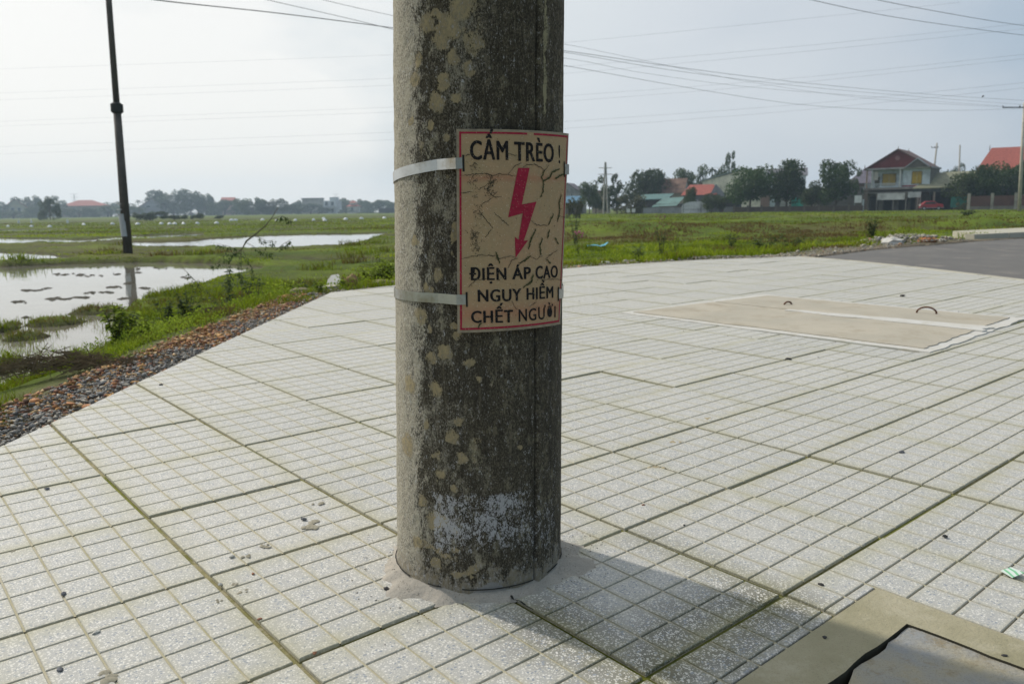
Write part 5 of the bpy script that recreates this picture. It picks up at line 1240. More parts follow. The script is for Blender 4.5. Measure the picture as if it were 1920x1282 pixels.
h = Bld('white two-storey flat-roofed house in the hazy distance', 608, 410, 517, -8); h.o.scale = (2.4, 2.4, 2.4); h.box('wall', paint((.52, .53, .56)), 0, 3.6, 0, 4, 0, 3.4); h.box('stair_tower', paint((.58, .60, .62)), 1.7, 3.3, .2, 3, 3.4, 4.3); h.box('balcony', paint((.45, .46, .5)), -.1, 3.7, -.7, -.005, 1.7, 1.95)
for x, z in ((.8, .3), (2.4, .3), (.8, 2.1), (2.5, 2.1)): h.win(x, z, .8, 1.0)
h = Bld('little pagoda-like shrine with a two-tier red roof, right of the white house', 650, 410, 512, -5, 'shrine', 'shrine'); h.o.scale = (2.4, 2.4, 2.4); h.box('wall', paint((.48, .46, .42)), .2, 3.1, 0, 2.5, 0, 1.9); h.hip('roof', M_RTILE, .2, 3.1, 0, 2.5, 1.8, 2.5, 1.0, .3); h.box('upper_wall', paint((.6, .56, .52)), .9, 2.4, .5, 2, 2.3, 2.8); h.hip('upper_roof', M_RTILE, .9, 2.4, .5, 2, 2.7, 3.3, .6, .25); h.win(1.6, .6, .6, .9)
h = Bld('dark low shed in the field, partly behind the concrete pole', 712, 409, 443, 5, 'shed', 'shed'); h.o.scale = (2.4, 2.4, 2.4); h.box('wall', paint((.05, .05, .055)), 0, 5.5, 0, 3, 0, .9); h.box('roof', paint((.09, .09, .09)), -.3, 5.8, -.4, 3.2, .9, 1.2)
# distant pylons
def pylon(label, x, yt, yb, d):
    b_ = at(x, yb, d); b_.z = ZF; h_ = at(x, yt, d).z-b_.z; o = empty('pylon', b_, .2, label, 'pylon'); mb = MB(); w_ = h_*.11
    for sx in (-1, 1):
        for sy in (-1, 1): mb.tube([(sx*w_, sy*w_, 0), (sx*w_*.22, sy*w_*.22, h_*.75), (sx*.05, sy*.05, h_)], .09, 4)
    for k in range(6):
        z0, z1 = h_*.12*k, h_*.12*(k+1); f0, f1 = w_*(1-.78*z0/(h_*.75)), w_*(1-.78*z1/(h_*.75)); mb.tube([(-f0, -f0, z0), (f1, -f1, z1)], .05, 4); mb.tube([(f0, -f0, z0), (-f1, -f1, z1)], .05, 4)
    mb.build('lattice_mast', M_POLE_L, o)
    for s in (.72, .86, 1.0): MB().tube([(-h_*.16, 0, h_*s), (h_*.16, 0, h_*s)], .12, 4).build('crossarm', M_POLE_L, o)
pylon('faint lattice pylon above the red hip roof at far left', 143, 364, 408, 760); pylon('fainter lattice pylon above the white two-storey house', 632, 364, 406, 860)
# white covers dotted over the field
M_WHT = simple('white_plastic', (.72, .73, .74), .5, .1, 10)
hm = None
def white_label(x, y, up_):
    if up_: return {35: 'leftmost', 59: 'middle', 127: 'rightmost'}[x]+' of three narrow upright white covers in the far left field'
    near = 'at the left edge' if x < 40 else 'left of the willow-like tree' if x < 80 else 'below the willow-like tree' if x < 100 else 'below the wide red hip roof' if x < 180 else 'just left of the tall dark pole' if x < 230 else 'below the grey-purple house' if x < 290 else 'below the tallest trees' if x < 380 else 'below the bamboo belt' if x < 470 else 'below the dense grove' if x < 530 else 'left of the white two-storey house' if x < 600 else 'below the white two-storey house' if x < 630 else 'below the shrine' if x < 665 else 'near the concrete pole'
    k_ = white_label.c.get(near, 0); white_label.c[near] = k_+1
    return 'small white cover in the far field ' + near + ('', ', second from left', ', third from left', ', fourth from left', ', fifth from left')[k_]
white_label.c = {}
for (x, y) in ((15,425),(59,425),(93,425.5),(157,421.5),(211,420.5),(258,420.5),(302,420),(318,420.5),(328,420),(344,420),(370,419.5),(406,418.5),(434,413.5),(442,413.5),(492,413),(519,414),(554,413.5),(588,413),(607,410.5),(609,413.5),(648,411.5),(678,410.5),(720,409.5),(35,418),(59,418),(127,418)):
    hy = 392-.015*(x-960); d = F_PX*(CAM_H-ZF)/max(6, y-hy+.3); d = min(d, 150); p = at(x, y, d); p.z = ZF+.02
    up_ = y < 419 and x in (35, 59, 127)
    if hm is None:
        mb = MB(); V = []; n = 10
        for z, r in ((0, 1), (.35, .92), (.7, .55), (.95, .2), (1.0, .02)):
            for i in range(n): a = 6.28*i/n; V.append((r*math.cos(a)*(1+.15*math.sin(3*a))+.12*z, r*math.sin(a)*.7, z))
        mb.add(V, [(l_*n+i, l_*n+(i+1) % n, (l_+1)*n+(i+1) % n, (l_+1)*n+i) for l_ in range(4) for i in range(n)]); tmp = mb.build('white_cover', M_WHT); hm = tmp.data; bpy.data.objects.remove(tmp)
    o = link('white_cover', hm, None, p); r_ = random.Random(int(x*7)); k = d/100
    o.scale = (.30*k, .3*k, .26*k) if not up_ else (.14*k, .14*k, .5*k); o.rotation_euler = (0, 0, r_.uniform(0, 6))
    tag(o, white_label(x, y, up_), 'white cover', 'white covers dotted over the far field' if not up_ else 'upright white covers at far left')

#@@PART3@@
# ------------------------------------------------------------------ ground cover
def grass_mat(name, stops, tr=.35):
    m, t, b = nodes_mat(name); a = N(t, 'ShaderNodeAttribute', attribute_name='tone').outputs['Fac']
    c = ramp(t, a, stops); L(t, c, b.inputs['Base Color']); b.inputs['Roughness'].default_value = .75; b.inputs['Specular IOR Level'].default_value = .1
    tn = N(t, 'ShaderNodeBsdfTranslucent'); L(t, c, tn.inputs[0]); ms = N(t, 'ShaderNodeMixShader'); ms.inputs[0].default_value = tr+.05
    L(t, b.outputs[0], ms.inputs[1]); L(t, tn.outputs[0], ms.inputs[2]); L(t, ms.outputs[0], t.nodes['Material Output'].inputs[0]); return m
M_GRASS = grass_mat('grass_blades', [(0, (.14, .098, .036)), (.2, (.14, .12, .022)), (.42, (.135, .175, .010)), (.72, (.20, .275, .010)), (1, (.32, .37, .022))])
def blades(P, h, w_, lean, tone, segs, rg, name, mat, label=None):
    """P (n,3) roots; builds bent blades of segs segments"""
    n = len(P); a = rg.uniform(0, 6.283, n); ln = lean*rg.uniform(.2, 1.4, n)*h; wd = np.stack([np.cos(a+1.57), np.sin(a+1.57), np.zeros(n)], 1)
    dr = np.stack([np.cos(a), np.sin(a), np.zeros(n)], 1); V = np.zeros((n, 2*segs+1, 3))
    for k in range(segs):
        s = k/segs; c = P + dr*(ln*s*s)[:, None]; c[:, 2] += h*(s-.25*s*s*lean); ww = (w_*(1-s*.55))[:, None]/2
        V[:, 2*k] = c-wd*ww; V[:, 2*k+1] = c+wd*ww
    c = P+dr*ln[:, None]; c[:, 2] += h*(1-.25*lean); V[:, 2*segs] = c
    T = []
    for k in range(segs-1): T += [(2*k, 2*k+1, 2*k+3), (2*k, 2*k+3, 2*k+2)]
    T.append((2*segs-2, 2*segs-1, 2*segs)); T = np.array(T)
    Fc = (T[None]+(np.arange(n)*(2*segs+1))[:, None, None]).reshape(-1, 3)
    me = npmesh(name, V.reshape(-1, 3), Fc, mat, False, dict(tone=np.repeat(np.clip(tone, 0, 1), 2*segs+1)))
    o = link(name, me); tag(o, label, None, kind='stuff'); return o
def scatter(n, a0, a1, d0, d1, rg, power=1.0):
    a = np.radians(rg.uniform(a0, a1, n)); u = rg.uniform(0, 1, n); d = d0*(d1/d0)**u if power == 1.0 else d0+(d1-d0)*u**power
    return d*np.tan(a), d
rg = np.random.default_rng(99)
def land_pts(x, y, wmin=.035, gap=.28):
    z, dpv_, drd_, sd_ = terrain(x, y); ok = (z > ZW+wmin) & (dpv_ > gap) & (drd_ > gap)
    return z, ok, np.minimum(dpv_, drd_)
# near banks (up to 13 m)
x, y = scatter(330000, -37, 34, 2.4, 15, rg); z, ok, dm = land_pts(x, y, .03, .04)
cl_ = fnoise(x, y, 1.1, 21, 4); gap_ = np.maximum(.06, np.where(x < -.7, .27, .45)+ (cl_-.5)*1.1)
ok &= (dm > gap_) & (rg.random(len(x)) < np.clip((fnoise(x, y, 2.6, 22, 4)-.30)*6, .12, 1))
ok &= ~(((x+2.12)/.36)**2+((y-3.55)/.36)**2 < 1); x, y, z = x[ok], y[ok], z[ok]; n = len(x)
tn = fnoise(x, y, .8, 23, 4)*1.5-.22+rg.normal(0, .13, n); hh = (.026+.105*np.clip((fnoise(x, y, 1.7, 24, 4)-.33)*2.2, 0, 1))*rg.uniform(.4, 1.4, n)*np.clip(y/7, .75, 1.2)
tn = np.where(fnoise(x, y, .55, 29, 3) > .60, tn-.35, tn)
blades(np.stack([x, y, z-.01], 1), hh, np.clip(.0045*y/4, .004, .013)*rg.uniform(.7, 1.4, n), .75, tn, 3, rg, 'bank_grass', M_GRASS)
# middle distance 13..45 m
x, y = scatter(230000, -38, 36, 13, 48, rg); z, ok, dm = land_pts(x, y, .05, .5)
ok &= rg.random(len(x)) < np.clip((fnoise(x, y, .9, 25, 4)-.28)*5, .2, 1); x, y, z = x[ok], y[ok], z[ok]; n = len(x)
tn = fnoise(x, y, .30, 26, 4)*1.7-.30+rg.normal(0, .12, n); tn = np.where((fnoise(x, y, .16, 27, 3) > .60) & (x > -2), tn-.35, tn)
tn = tn - .75*np.exp(-((y-.12*x-33.6)/1.9)**2)*np.clip((x+2)/4, 0, 1)*(.5+fnoise(x, y, .35, 37, 3)) + .18*np.exp(-((y-.12*x-17)/6)**2)
hh = (.035+.15*np.clip((fnoise(x, y, .7, 28, 4)-.36)*2.2, 0, 1))*rg.uniform(.4, 1.3, n)*np.where((x < -1.5) & (dm[ok] > 7), .38, .95)
blades(np.stack([x, y, z-.02], 1), hh, .0016*y*rg.uniform(.6, 1.4, n), .8, tn, 2, rg, 'field_grass', M_GRASS)
# far field 45..150 m
x, y = scatter(130000, -38, 36, 46, 150, rg); z, ok, dm = land_pts(x, y, .05, .5); x, y, z = x[ok], y[ok], z[ok]; n = len(x)
tn = fnoise(x, y*3, .10, 36, 4)*1.6-.25+rg.normal(0, .10, n)
hh = (.05+.16*np.clip((fnoise(x, y*3, .12, 38, 4)-.3)*2, 0, 1))*rg.uniform(.4, 1.3, n)
blades(np.stack([x, y, z-.03], 1), hh, .0022*y*rg.uniform(.6, 1.4, n), .7, tn, 1, rg, 'far_field_grass', M_GRASS)
# rank clumps: taller tussocks scattered over bank and near field
cx, cy = scatter(300, -37, 34, 4.2, 40, rg); z, ok, dm = land_pts(cx, cy, .05, .45); cx, cy = cx[ok], cy[ok]
m_ = 90; n = len(cx)*m_; sp = np.repeat(np.clip(cy*.011, .05, .30), m_); x = np.repeat(cx, m_)+rg.normal(0, 1, n)*sp; y = np.repeat(cy, m_)+rg.normal(0, 1, n)*sp*.7
z, ok, dm = land_pts(x, y, .03, .25); x, y, z = x[ok], y[ok], z[ok]; tb = np.repeat(rg.uniform(.05, 1, len(cx)), m_)[ok]; hb = np.repeat(rg.uniform(.5, 1.5, len(cx)), m_)[ok]; n = len(x)
blades(np.stack([x, y, z-.01], 1), np.clip(.07+.006*y, .08, .24)*hb*rg.uniform(.5, 1.2, n), np.clip(.0011*y, .005, .03)*rg.uniform(.6, 1.3, n), .9, tb+rg.normal(0, .12, n), 3, rg, 'grass_tussocks', M_GRASS)
# sparse water grass and mud islands with growth in the near flooded corner
x, y = scatter(60000, -36, -18, 5.4, 14, rg); z, _, _, sd_ = terrain(x, y); g = fnoise(x, y, 1.5, 44, 4)
band = (x > -6.9+.0*y) & (y < 10.6) & (z < ZW+.05); ok = band & (g > .52); x, y, z = x[ok], y[ok], np.maximum(z[ok], ZW-.03); n = len(x); kk = rg.random(n) < .17
x, y, z = x[kk], y[kk], z[kk]; n = len(x)
blades(np.stack([x, y, z], 1), rg.uniform(.05, .13, n), .007*rg.uniform(.6, 1.3, n), .5, rg.uniform(.1, .75, n), 3, rg, 'water_grass', M_GRASS)
# floating muck on the pond
x, y = [], []
mb = MB(); r_ = random.Random(3)
for (px, py, w_, nn_) in ((120, 515, 14, 12), (150, 516, 8, 7), (170, 517, 22, 10), (219, 514, 8, 6), (58, 545, 18, 12), (82, 541, 8, 4), (38, 566, 12, 9), (104, 561, 7, 7), (127, 561, 6, 5), (155, 558, 9, 9), (172, 549, 6, 6), (196, 548, 10, 8), (212, 539, 10, 9), (245, 531, 9, 9), (256, 505, 6, 5), (300, 503, 8, 5), (350, 520, 10, 6), (270, 540, 14, 8), (47, 595, 5, 3), (98, 598, 5, 4), (180, 588, 8, 9), (230, 560, 6, 6), (260, 512, 6, 5)):
    for q in range(nn_):
        p = gz(px+r_.gauss(0, w_*.6), py+r_.gauss(0, 1.0), ZW); s = r_.uniform(.015, .07); a = r_.uniform(0, 3.1); P = []
        for k in range(6): t_ = a+6.28*k/6; P.append((p.x+s*math.cos(t_)*r_.uniform(.6, 1.3)*1.4, p.y+s*math.sin(t_)*r_.uniform(.6, 1.3), ZW+.004))
        b_ = len(mb.v); mb.v += P+[(p.x, p.y, ZW+.02)]; mb.f += [(b_+k, b_+(k+1) % 6, b_+6) for k in range(6)]; mb.m += [0]*6
tag(mb.build('pond_scum', simple('muck', (.045, .038, .022), .95, .4, 20)), kind='stuff')

# ------------------------------------------------------------------ crushed stone and brick shards
def stones(name, P, size, mats, rg, flat_=.65, mi=None, kind='stuff'):
    B = np.array([(-1, -1, -1), (1, -1, -1), (1, 1, -1), (-1, 1, -1), (-.8, -.8, 1), (.8, -.8, 1), (.8, .8, 1), (-.8, .8, 1)], float)*.62; T = np.array([(0, 2, 1), (0, 3, 2), (4, 5, 6), (4, 6, 7), (0, 1, 5), (0, 5, 4), (1, 2, 6), (1, 6, 5), (2, 3, 7), (2, 7, 6), (3, 0, 4), (3, 4, 7)])
    n = len(P); V = np.zeros((n, len(B), 3)); q = rg.normal(size=(n, 4)); q /= np.linalg.norm(q, axis=1)[:, None]; w_, x_, y_, z_ = q.T
    Rm = np.stack([1-2*(y_**2+z_**2), 2*(x_*y_-z_*w_), 2*(x_*z_+y_*w_), 2*(x_*y_+z_*w_), 1-2*(x_**2+z_**2), 2*(y_*z_-x_*w_), 2*(x_*z_-y_*w_), 2*(y_*z_+x_*w_), 1-2*(x_**2+y_**2)], 1).reshape(n, 3, 3)
    var = rg.uniform(.45, 1.35, (n, len(B), 3)); S = size[:, None]*np.stack([rg.uniform(.7, 1.4, n), rg.uniform(.6, 1.1, n), rg.uniform(.35, .8, n)], 1)
    # snap directions so the stones get angular faces
    Bs = B
    V = (Bs[None]*var*S[:, None, :])@Rm.transpose(0, 2, 1); V[:, :, 2] *= flat_; V += P[:, None]
    Fc = (T[None]+(np.arange(n)*len(B))[:, None, None]).reshape(-1, 3)
    me = npmesh(name, V.reshape(-1, 3), Fc, mats, False, dict(tone=np.repeat(rg.random(n), len(B)))); o = link(name, me); tag(o, kind=kind); return o
def stone_mat(name, stops):
    m, t, b = nodes_mat(name); a = N(t, 'ShaderNodeAttribute', attribute_name='tone').outputs['Fac']; v = worldco(t)
    c = ramp(t, a, stops, 'CONSTANT'); c = mixc(t, ramp(t, noise(t, v, 130, 5, .7), [(.4, 0), (.7, .6)]), c, (.20, .17, .12))
    L(t, c, b.inputs['Base Color']); b.inputs['Roughness'].default_value = .85; b.inputs['Specular IOR Level'].default_value = .25; bump(t, b, noise(t, v, 190, 5, .7), .002); return m
M_GRAV = stone_mat('crushed_stone', [(0, (.20, .20, .205)), (.25, (.29, .285, .275)), (.5, (.38, .36, .32)), (.68, (.24, .235, .23)), (.85, (.50, .46, .39))])
M_BRICK = stone_mat('brick_shards', [(0, (.42, .18, .07)), (.25, (.54, .30, .11)), (.5, (.30, .13, .08)), (.7, (.58, .40, .21)), (.88, (.22, .12, .08))])
M_RUBL = stone_mat('pale_rubble', [(0, (.40, .37, .30)), (.25, (.27, .255, .23)), (.45, (.44, .41, .35)), (.68, (.32, .25, .17)), (.80, (.30, .29, .27)), (.95, (.42, .24, .14))])
def edge_pts(n, A, B, lo, hi, rg, bias=1.0):
    """points beside the paving edge A-B, lo..hi metres outside"""
    A, B = np.array(A), np.array(B); d = B-A; l = np.linalg.norm(d); d = d/l; nn = np.array([-d[1], d[0]])
    s = rg.random(n); o = lo+(hi-lo)*rg.random(n)**bias; P = A+(B-A)*s[:, None]+nn*o[:, None]; return P[:, 0], P[:, 1], o
def on_terr(x, y, lift): z, dpv_, _, _ = terrain(x, y); k = dpv_ > .0; return x[k], y[k], z[k]+lift
L0, L1, L2, L3 = (-1.585, 2.3), (-1.55, 3.78), (-1.522, 4.9), (-1.48, 6.5)
X_, Y_, Z_, S_z = [], [], [], []
for (A, B, n, hi) in ((( -1.62, 1.2), L0, 700, .34), (L0, L1, 5600, .35), (L1, L2, 3600, .36), (L2, L3, 3000, .36)):
    x, y, o = edge_pts(n, A, B, .0, hi, rg, 1.35); X_.append(x); Y_.append(y)
x = np.concatenate(X_); y = np.concatenate(Y_); z, dpv_, _, _ = terrain(x, y); k = (dpv_ > .004); x, y, z = x[k], y[k], z[k]
far_ = dpv_[k]; isb = (fnoise(x, y, 1.6, 61, 4)-.5+(far_-.17)*1.5+rg.normal(0, .20, len(x))) > .0
z = z + rg.uniform(.004, .028, len(x))*np.clip(far_/.06, .6, 1)
sz_ = .0035+.0150*rg.random(len(x))**2.6
stones('gravel', np.stack([x, y, z], 1)[~isb], sz_[~isb], M_GRAV, rg)
stones('brick_rubble', np.stack([x, y, z+.004], 1)[isb], sz_[isb]*rg.uniform(.9, 1.7, isb.sum()), M_BRICK, rg, .5)
# far edges: mixed pale rubble
X_, Y_, S_ = [], [], []
segs = [((-1.48, 6.5), (-1.03, 7.02), 700, .55), ((-1.03, 7.02), (.84, 8.86), 1500, .8), ((.84, 8.86), (2.21, 9.70), 1700, .85), ((2.21, 9.7), (3.63, 10.22), 1700, .9), ((3.63, 10.22), (5.56, 12.2), 1600, .9), ((5.56, 12.2), (8.4, 14.4), 2200, 1.3)]
for A, B, n, hi in segs:
    x, y, o = edge_pts(n, A, B, .0, hi, rg, 1.4); X_.append(x); Y_.append(y)
x = np.concatenate(X_); y = np.concatenate(Y_); z, dpv_, drd_, _ = terrain(x, y); k = (np.minimum(dpv_, drd_) > .01); x, y, z = x[k], y[k], z[k]
mound = np.exp(-(((x-6.9)/1.3)**2+((y-13.6)/.7)**2))*.12+np.exp(-(((x-2.6)/1.1)**2+((y-10.3)/.35)**2))*.06
stones('rubble_strip', np.stack([x, y, z+rg.uniform(-.004, .012, len(x))+mound*.5], 1), (.007+.018*rg.random(len(x))**2)*np.where(rg.random(len(x)) < .03, 2.2, 1), M_RUBL, rg, .55)
q = rg.normal(size=(260, 2))*np.array([.8, .35])+np.array([7.0, 13.75]); z, a1, a2, _ = terrain(q[:, 0], q[:, 1]); k = np.minimum(a1, a2) > .05
stones('brick_heap', np.stack([q[k, 0], q[k, 1], z[k]+.12*np.exp(-((q[k, 0]-6.9)/1)**2)], 1), rg.uniform(.02, .06, k.sum()), M_RUBL, rg, .7)
# grit lying on the tiles
n = 1500; u = rg.uniform(-3.5, 9, n); v = rg.uniform(-4, 3.5, n); P = AO+u[:, None]*AU+v[:, None]*AV; dpv_ = sdpoly(PAVE, P[:, 0], P[:, 1]); k = (dpv_ < -.02) & (P[:, 1] > .9)
P = P[k]; stones('grit', np.stack([P[:, 0], P[:, 1], pav(P[:, 0], P[:, 1])+.0008], 1), rg.uniform(.0008, .0026, len(P))*np.clip(P[:, 1]/2.2, .8, 2.4), M_GRAV, rg, .6)
n = 700; a = rg.uniform(0, 6.283, n); r = .18+.10*rg.random(n)**1.2; x = -.076+r*np.cos(a); y = 1.575+r*np.sin(a)
stones('mortar_grit', np.stack([x, y, pav(x, y)+.0015+.016*np.clip((.225-r)/.05, 0, 1)], 1), rg.uniform(.0007, .0022, n), stone_mat('mortar_crumb', [(0, (.40, .36, .30)), (.4, (.28, .26, .21)), (.8, (.16, .15, .13))]), rg, .6)
# sandy crumbs washed into the joints
n = 9000; ij = rg.integers(-8, 20, n); al = rg.uniform(-6, 6, n); side = rg.random(n) < .5
u = np.where(side, ij*.4+rg.normal(0, .0035, n), al*1.3+2); v = np.where(side, al*.8, (ij-10)*.4+rg.normal(0, .0035, n)); P = AO+u[:, None]*AU+v[:, None]*AV
dpv_ = sdpoly(PAVE, P[:, 0], P[:, 1]); k = (dpv_ < -.05) & (P[:, 1] > .9) & (P[:, 1] < 4.2) & ~((v < -1.70) & (u < .96)) & (fnoise(P[:, 0], P[:, 1], 3, 71, 3) > .48)
P = P[k]; stones('joint_sand', np.stack([P[:, 0], P[:, 1], pav(P[:, 0], P[:, 1])-.0035], 1), rg.uniform(.0008, .0022, len(P)), stone_mat('sand_crumbs', [(0, (.36, .33, .24)), (.4, (.26, .25, .15)), (.7, (.45, .42, .34))]), rg, .6)

# individual pebbles and crumbs that one can point at
def rock(name, loc, size, mat, seed, label, cat, flat_=.6, rz=0, sub=2, rough=.35, group=None, stretch=(1, 1)):
    bmr_ = bmesh.new(); bmesh.ops.create_icosphere(bmr_, subdivisions=sub, radius=1)
    for v_ in bmr_.verts:
        c_ = v_.co.copy(); k = 1+rough*mnoise.noise(c_*1.3+Vector((seed, 0, 0)))+rough*.5*mnoise.noise(c_*3.1+Vector((0, seed, 0)))
        v_.co = Vector((c_.x*stretch[0], c_.y*stretch[1], c_.z*flat_))*k*size
    me = bpy.data.meshes.new(name); bmr_.to_mesh(me); bmr_.free(); me.materials.append(mat); o = link(name, me, None, loc); o.rotation_euler = (0, 0, rz); tag(o, label, cat, group); return o
def onp(px, py, dz=0): g = gz(px, py); g.z += dz; return g
MS1 = simple('slate_pebble', (.11, .115, .125), .85, .35, 60); MS2 = simple('brown_pebble', (.24, .11, .06), .85, .35, 60); MS3 = simple('pale_pebble', (.42, .41, .37), .8, .3, 60); MS4 = simple('black_char', (.02, .02, .02), .8, .4, 90)
for k, (px, py, s, mt, lab) in enumerate((
  (89, 917, .0055, MS1, 'dark pebble on a tile at the far left, level with a tile corner'), (181, 1186, .0062, MS3, 'largest pale grey stone chip on the tiles at lower left'),
  (119, 1114, .0055, MS1, 'flat dark pebble in a tile groove at left'), (570, 974, .0062, MS1, 'slate pebble on top of a mortar splat left of the pole'),
  (435, 1044, .0052, MS3, 'round pale pebble near a mossy tile joint'), (475, 1076, .0040, MS2, 'small brown-red shard just below the mossy joint'),
  (413, 1096, .0045, MS3, 'pale crumb stuck in the joint left of the brown shard'), (487, 1161, .0040, MS2, 'reddish crumb in the long joint left of the pole'),
  (590, 1225, .0038, MS2, 'orange-brown crumb at the bottom beside the joint crossing'), (725, 1105, .0055, MS4, 'black char flake beside the left foot of the pole'),
  (1690, 849, .0085, MS1, 'grey-blue stone lying alone on the tiles at right'), (1772, 1006, .0058, MS4, 'black pebble on the tiles above the drain cover'),
  (1478, 674, .0105, MS4, 'black clod on the tile joint below the large cover'), (1206, 947, .0038, MS2, 'tiny orange crumb on a tile right of the pole'),
  (1283, 985, .0036, MS4, 'tiny black flake on the tiles right of the pole'), (1540, 1097, .0050, MS4, 'black elongated flake near the drain cover frame'),
  (1692, 556, .016, MS4, 'dark crumb on the far tiles between cover and road'), (302, 722, .0075, MS4, 'black speck of stone on the left tiles below the gravel'),
  (113, 1256, .0060, MS1, 'dark pebble at the very bottom left'), (1883, 1230, .0045, MS4, 'black flake on the drain cover frame'), (1546, 1196, .0042, MS4, 'tiny black crumb on the frame of the drain cover'))):
    rock('pebble', onp(px, py, s*.35), s, mt, k*3.7, lab, 'pebble', .6, k, 1, .5, 'pebbles and crumbs on the tiles', (1.35, .9))
for k, (px, py, s, lab) in enumerate(((585, 985, .030, 'largest dried mortar splat on a tile left of the pole'), (598, 944, .014, 'small mortar splat above the largest one'), (497, 1024, .014, 'mortar splat at a groove near the round pebble'),
  (465, 1042, .013, 'mortar splat right beside the round pale pebble'), (437, 1095, .013, 'mortar splat by the long mossy joint'), (455, 1110, .012, 'darker mortar splat just below another at the joint'), (410, 1127, .008, 'smallest mortar splat left of the joint'),
  (205, 1270, .026, 'grey mortar lump at the bottom edge, lower left'), (18, 1035, .013, 'thin mortar splat at the left edge'), (1327, 784, .022, 'tan clay smear on the tiles right of the pole'), (1262, 829, .020, 'flat tan clay smear with a second one beside it'), (1225, 877, .02, 'grey-brown stain-like crust right of the pole'))):
    c0 = onp(px, py, .0012); r_ = random.Random(k); mb = MB()
    for q in range(9 if s > .013 else 5):
        cx, cy = c0.x+r_.gauss(0, s*.42), c0.y+r_.gauss(0, s*.35); ss = s*r_.uniform(.14, .42); n = 9; b_ = len(mb.v)
        for i in range(n): a = 6.28*i/n; rr = ss*r_.uniform(.65, 1.25); mb.v.append((cx+rr*math.cos(a)-c0.x, cy+rr*math.sin(a)-c0.y, -.0008))
        mb.v.append((cx-c0.x, cy-c0.y, ss*.16+.0012)); mb.f += [(b_+i, b_+(i+1) % n, b_+n) for i in range(n)]; mb.m += [0]*n
    o = mb.build('mortar_splat', mat_conc('splat_%d' % k, *(((.26, .24, .18), (.33, .30, .23), (.20, .185, .13)) if k < 9 else ((.36, .30, .19), (.33, .28, .18), (.38, .33, .24))), 40, .001), loc=c0, smooth=True); tag(o, lab, 'mortar splat', 'dried splats on the tiles')
# green and white scrap at the right
q = onp(1897, 1078, .0025); mb = MB()
m, t, b = nodes_mat('printed_card'); v = objco(t); wv = N(t, 'ShaderNodeTexWave'); wv.inputs['Scale'].default_value = 26; wv.inputs['Distortion'].default_value = 2.2; L(t, v, wv.inputs[0])
L(t, mixc(t, ramp(t, wv.outputs['Fac'], [(.62, 0), (.72, 1)]), (.55, .62, .56), (.16, .42, .22)), b.inputs['Base Color'])
a0, a1, a2_, a3 = [gz(*p)-gz(1897, 1078) for p in ((1876, 1072), (1895, 1068), (1920, 1081), (1898, 1086))]
mb.add([(*a0.xy, .0), (*a3.xy, .0005), (*a2_.xy, .005), (*a1.xy, .003), (*a0.xy, .0012), (*a3.xy, .0017), (*a2_.xy, .0062), (*a1.xy, .0042)], [(3, 2, 1, 0), (4, 5, 6, 7), (0, 1, 5, 4), (1, 2, 6, 5), (2, 3, 7, 6), (3, 0, 4, 7)])
tag(mb.build('card_scrap', m, loc=q), 'small scrap of pale green and white card on the tiles at the right edge', 'litter')

# rocks and slab at the left corner of the paving
def gt(px, py, d):                                 # point on the terrain below image column px at depth d
    p = at(px, py, d); z = float(terrain(np.array([p.x]), np.array([p.y]))[0][0]); return Vector((p.x, p.y, z))
M_ROCKB = mat_conc('brown_rock', (.27, .17, .075), (.19, .12, .055), (.36, .27, .16), 8, .006)
M_ROCKG = mat_conc('mossy_stone', (.27, .235, .13), (.20, .17, .09), (.36, .32, .22), 9, .006)
p = gt(621, 520, 7.4)
mb = MB(); pr = [(-.065, 0), (.085, 0), (.075, .07), (.045, .125), (.02, .155), (-.045, .147), (-.068, .11)]
n = len(pr); V = [(x, -.022+1.6*z, z) for x, z in pr]+[(x*.97, .02+1.6*z, z*.90-.03) for x, z in pr]
mb.add(V, [tuple(range(n)), tuple(reversed(range(n, 2*n)))]+[(k, n+k, n+(k+1) % n, (k+1) % n) for k in range(n)])
o = mb.build('broken_slab', M_GROUT, loc=p+Vector((0, 0, -.01))); tag(o, 'pale broken concrete slab standing upright in weeds beyond the tile corner', 'slab')
mb = MB().box(-.12, .12, -.05, .05, 0, .02); o = mb.build('flat_slab', M_KERB, loc=gt(618, 528, 7.05)+Vector((0, 0, .02))); o.rotation_euler = (.04, -.03, .5); tag(o, 'small flat pale slab lying at the foot of the upright one', 'slab')
rock('rock', gt(660, 520, 7.25)+Vector((0, 0, .05)), .068, M_ROCKB, 3.3, 'pointed orange-brown rock between the upright slab and the long stone', 'rock', 1.05, .4, 2, .55)
rock('rock', gt(716, 530, 7.25)+Vector((0, 0, .030)), .045, M_ROCKG, 8.8, 'long low mossy stone at the paving edge, touching the pole outline', 'rock', .78, .15, 3, .25, None, (2.9, 1.1))
rock('rock', gt(562, 535, 6.9)+Vector((0, 0, .02)), .05, M_ROCKG, 5.1, 'rounded grey-green stone in the weeds left of the upright slab', 'rock', .6, .3, 2, .3, None, (1.8, 1))
for k, (px, py, s, mt, lab) in enumerate(((583, 553, .026, MS1, 'grey fist-sized stone in the gravel left of the tile corner'), (598, 550, .020, MS2, 'reddish stone next to the grey fist-sized one'), (571, 560, .020, MS2, 'dark red brick lump at the start of the gravel strip'), (690, 536, .022, MS1, 'dark angular stone under the end of the long mossy stone'))):
    d = 6.6 if k < 3 else 7.1; rock('stone', gt(px, py, d)+Vector((0, 0, s*.3)), s, mt, 20+k*3, lab, 'stone', .7, k, 1, .5, None, (1.3, 1))
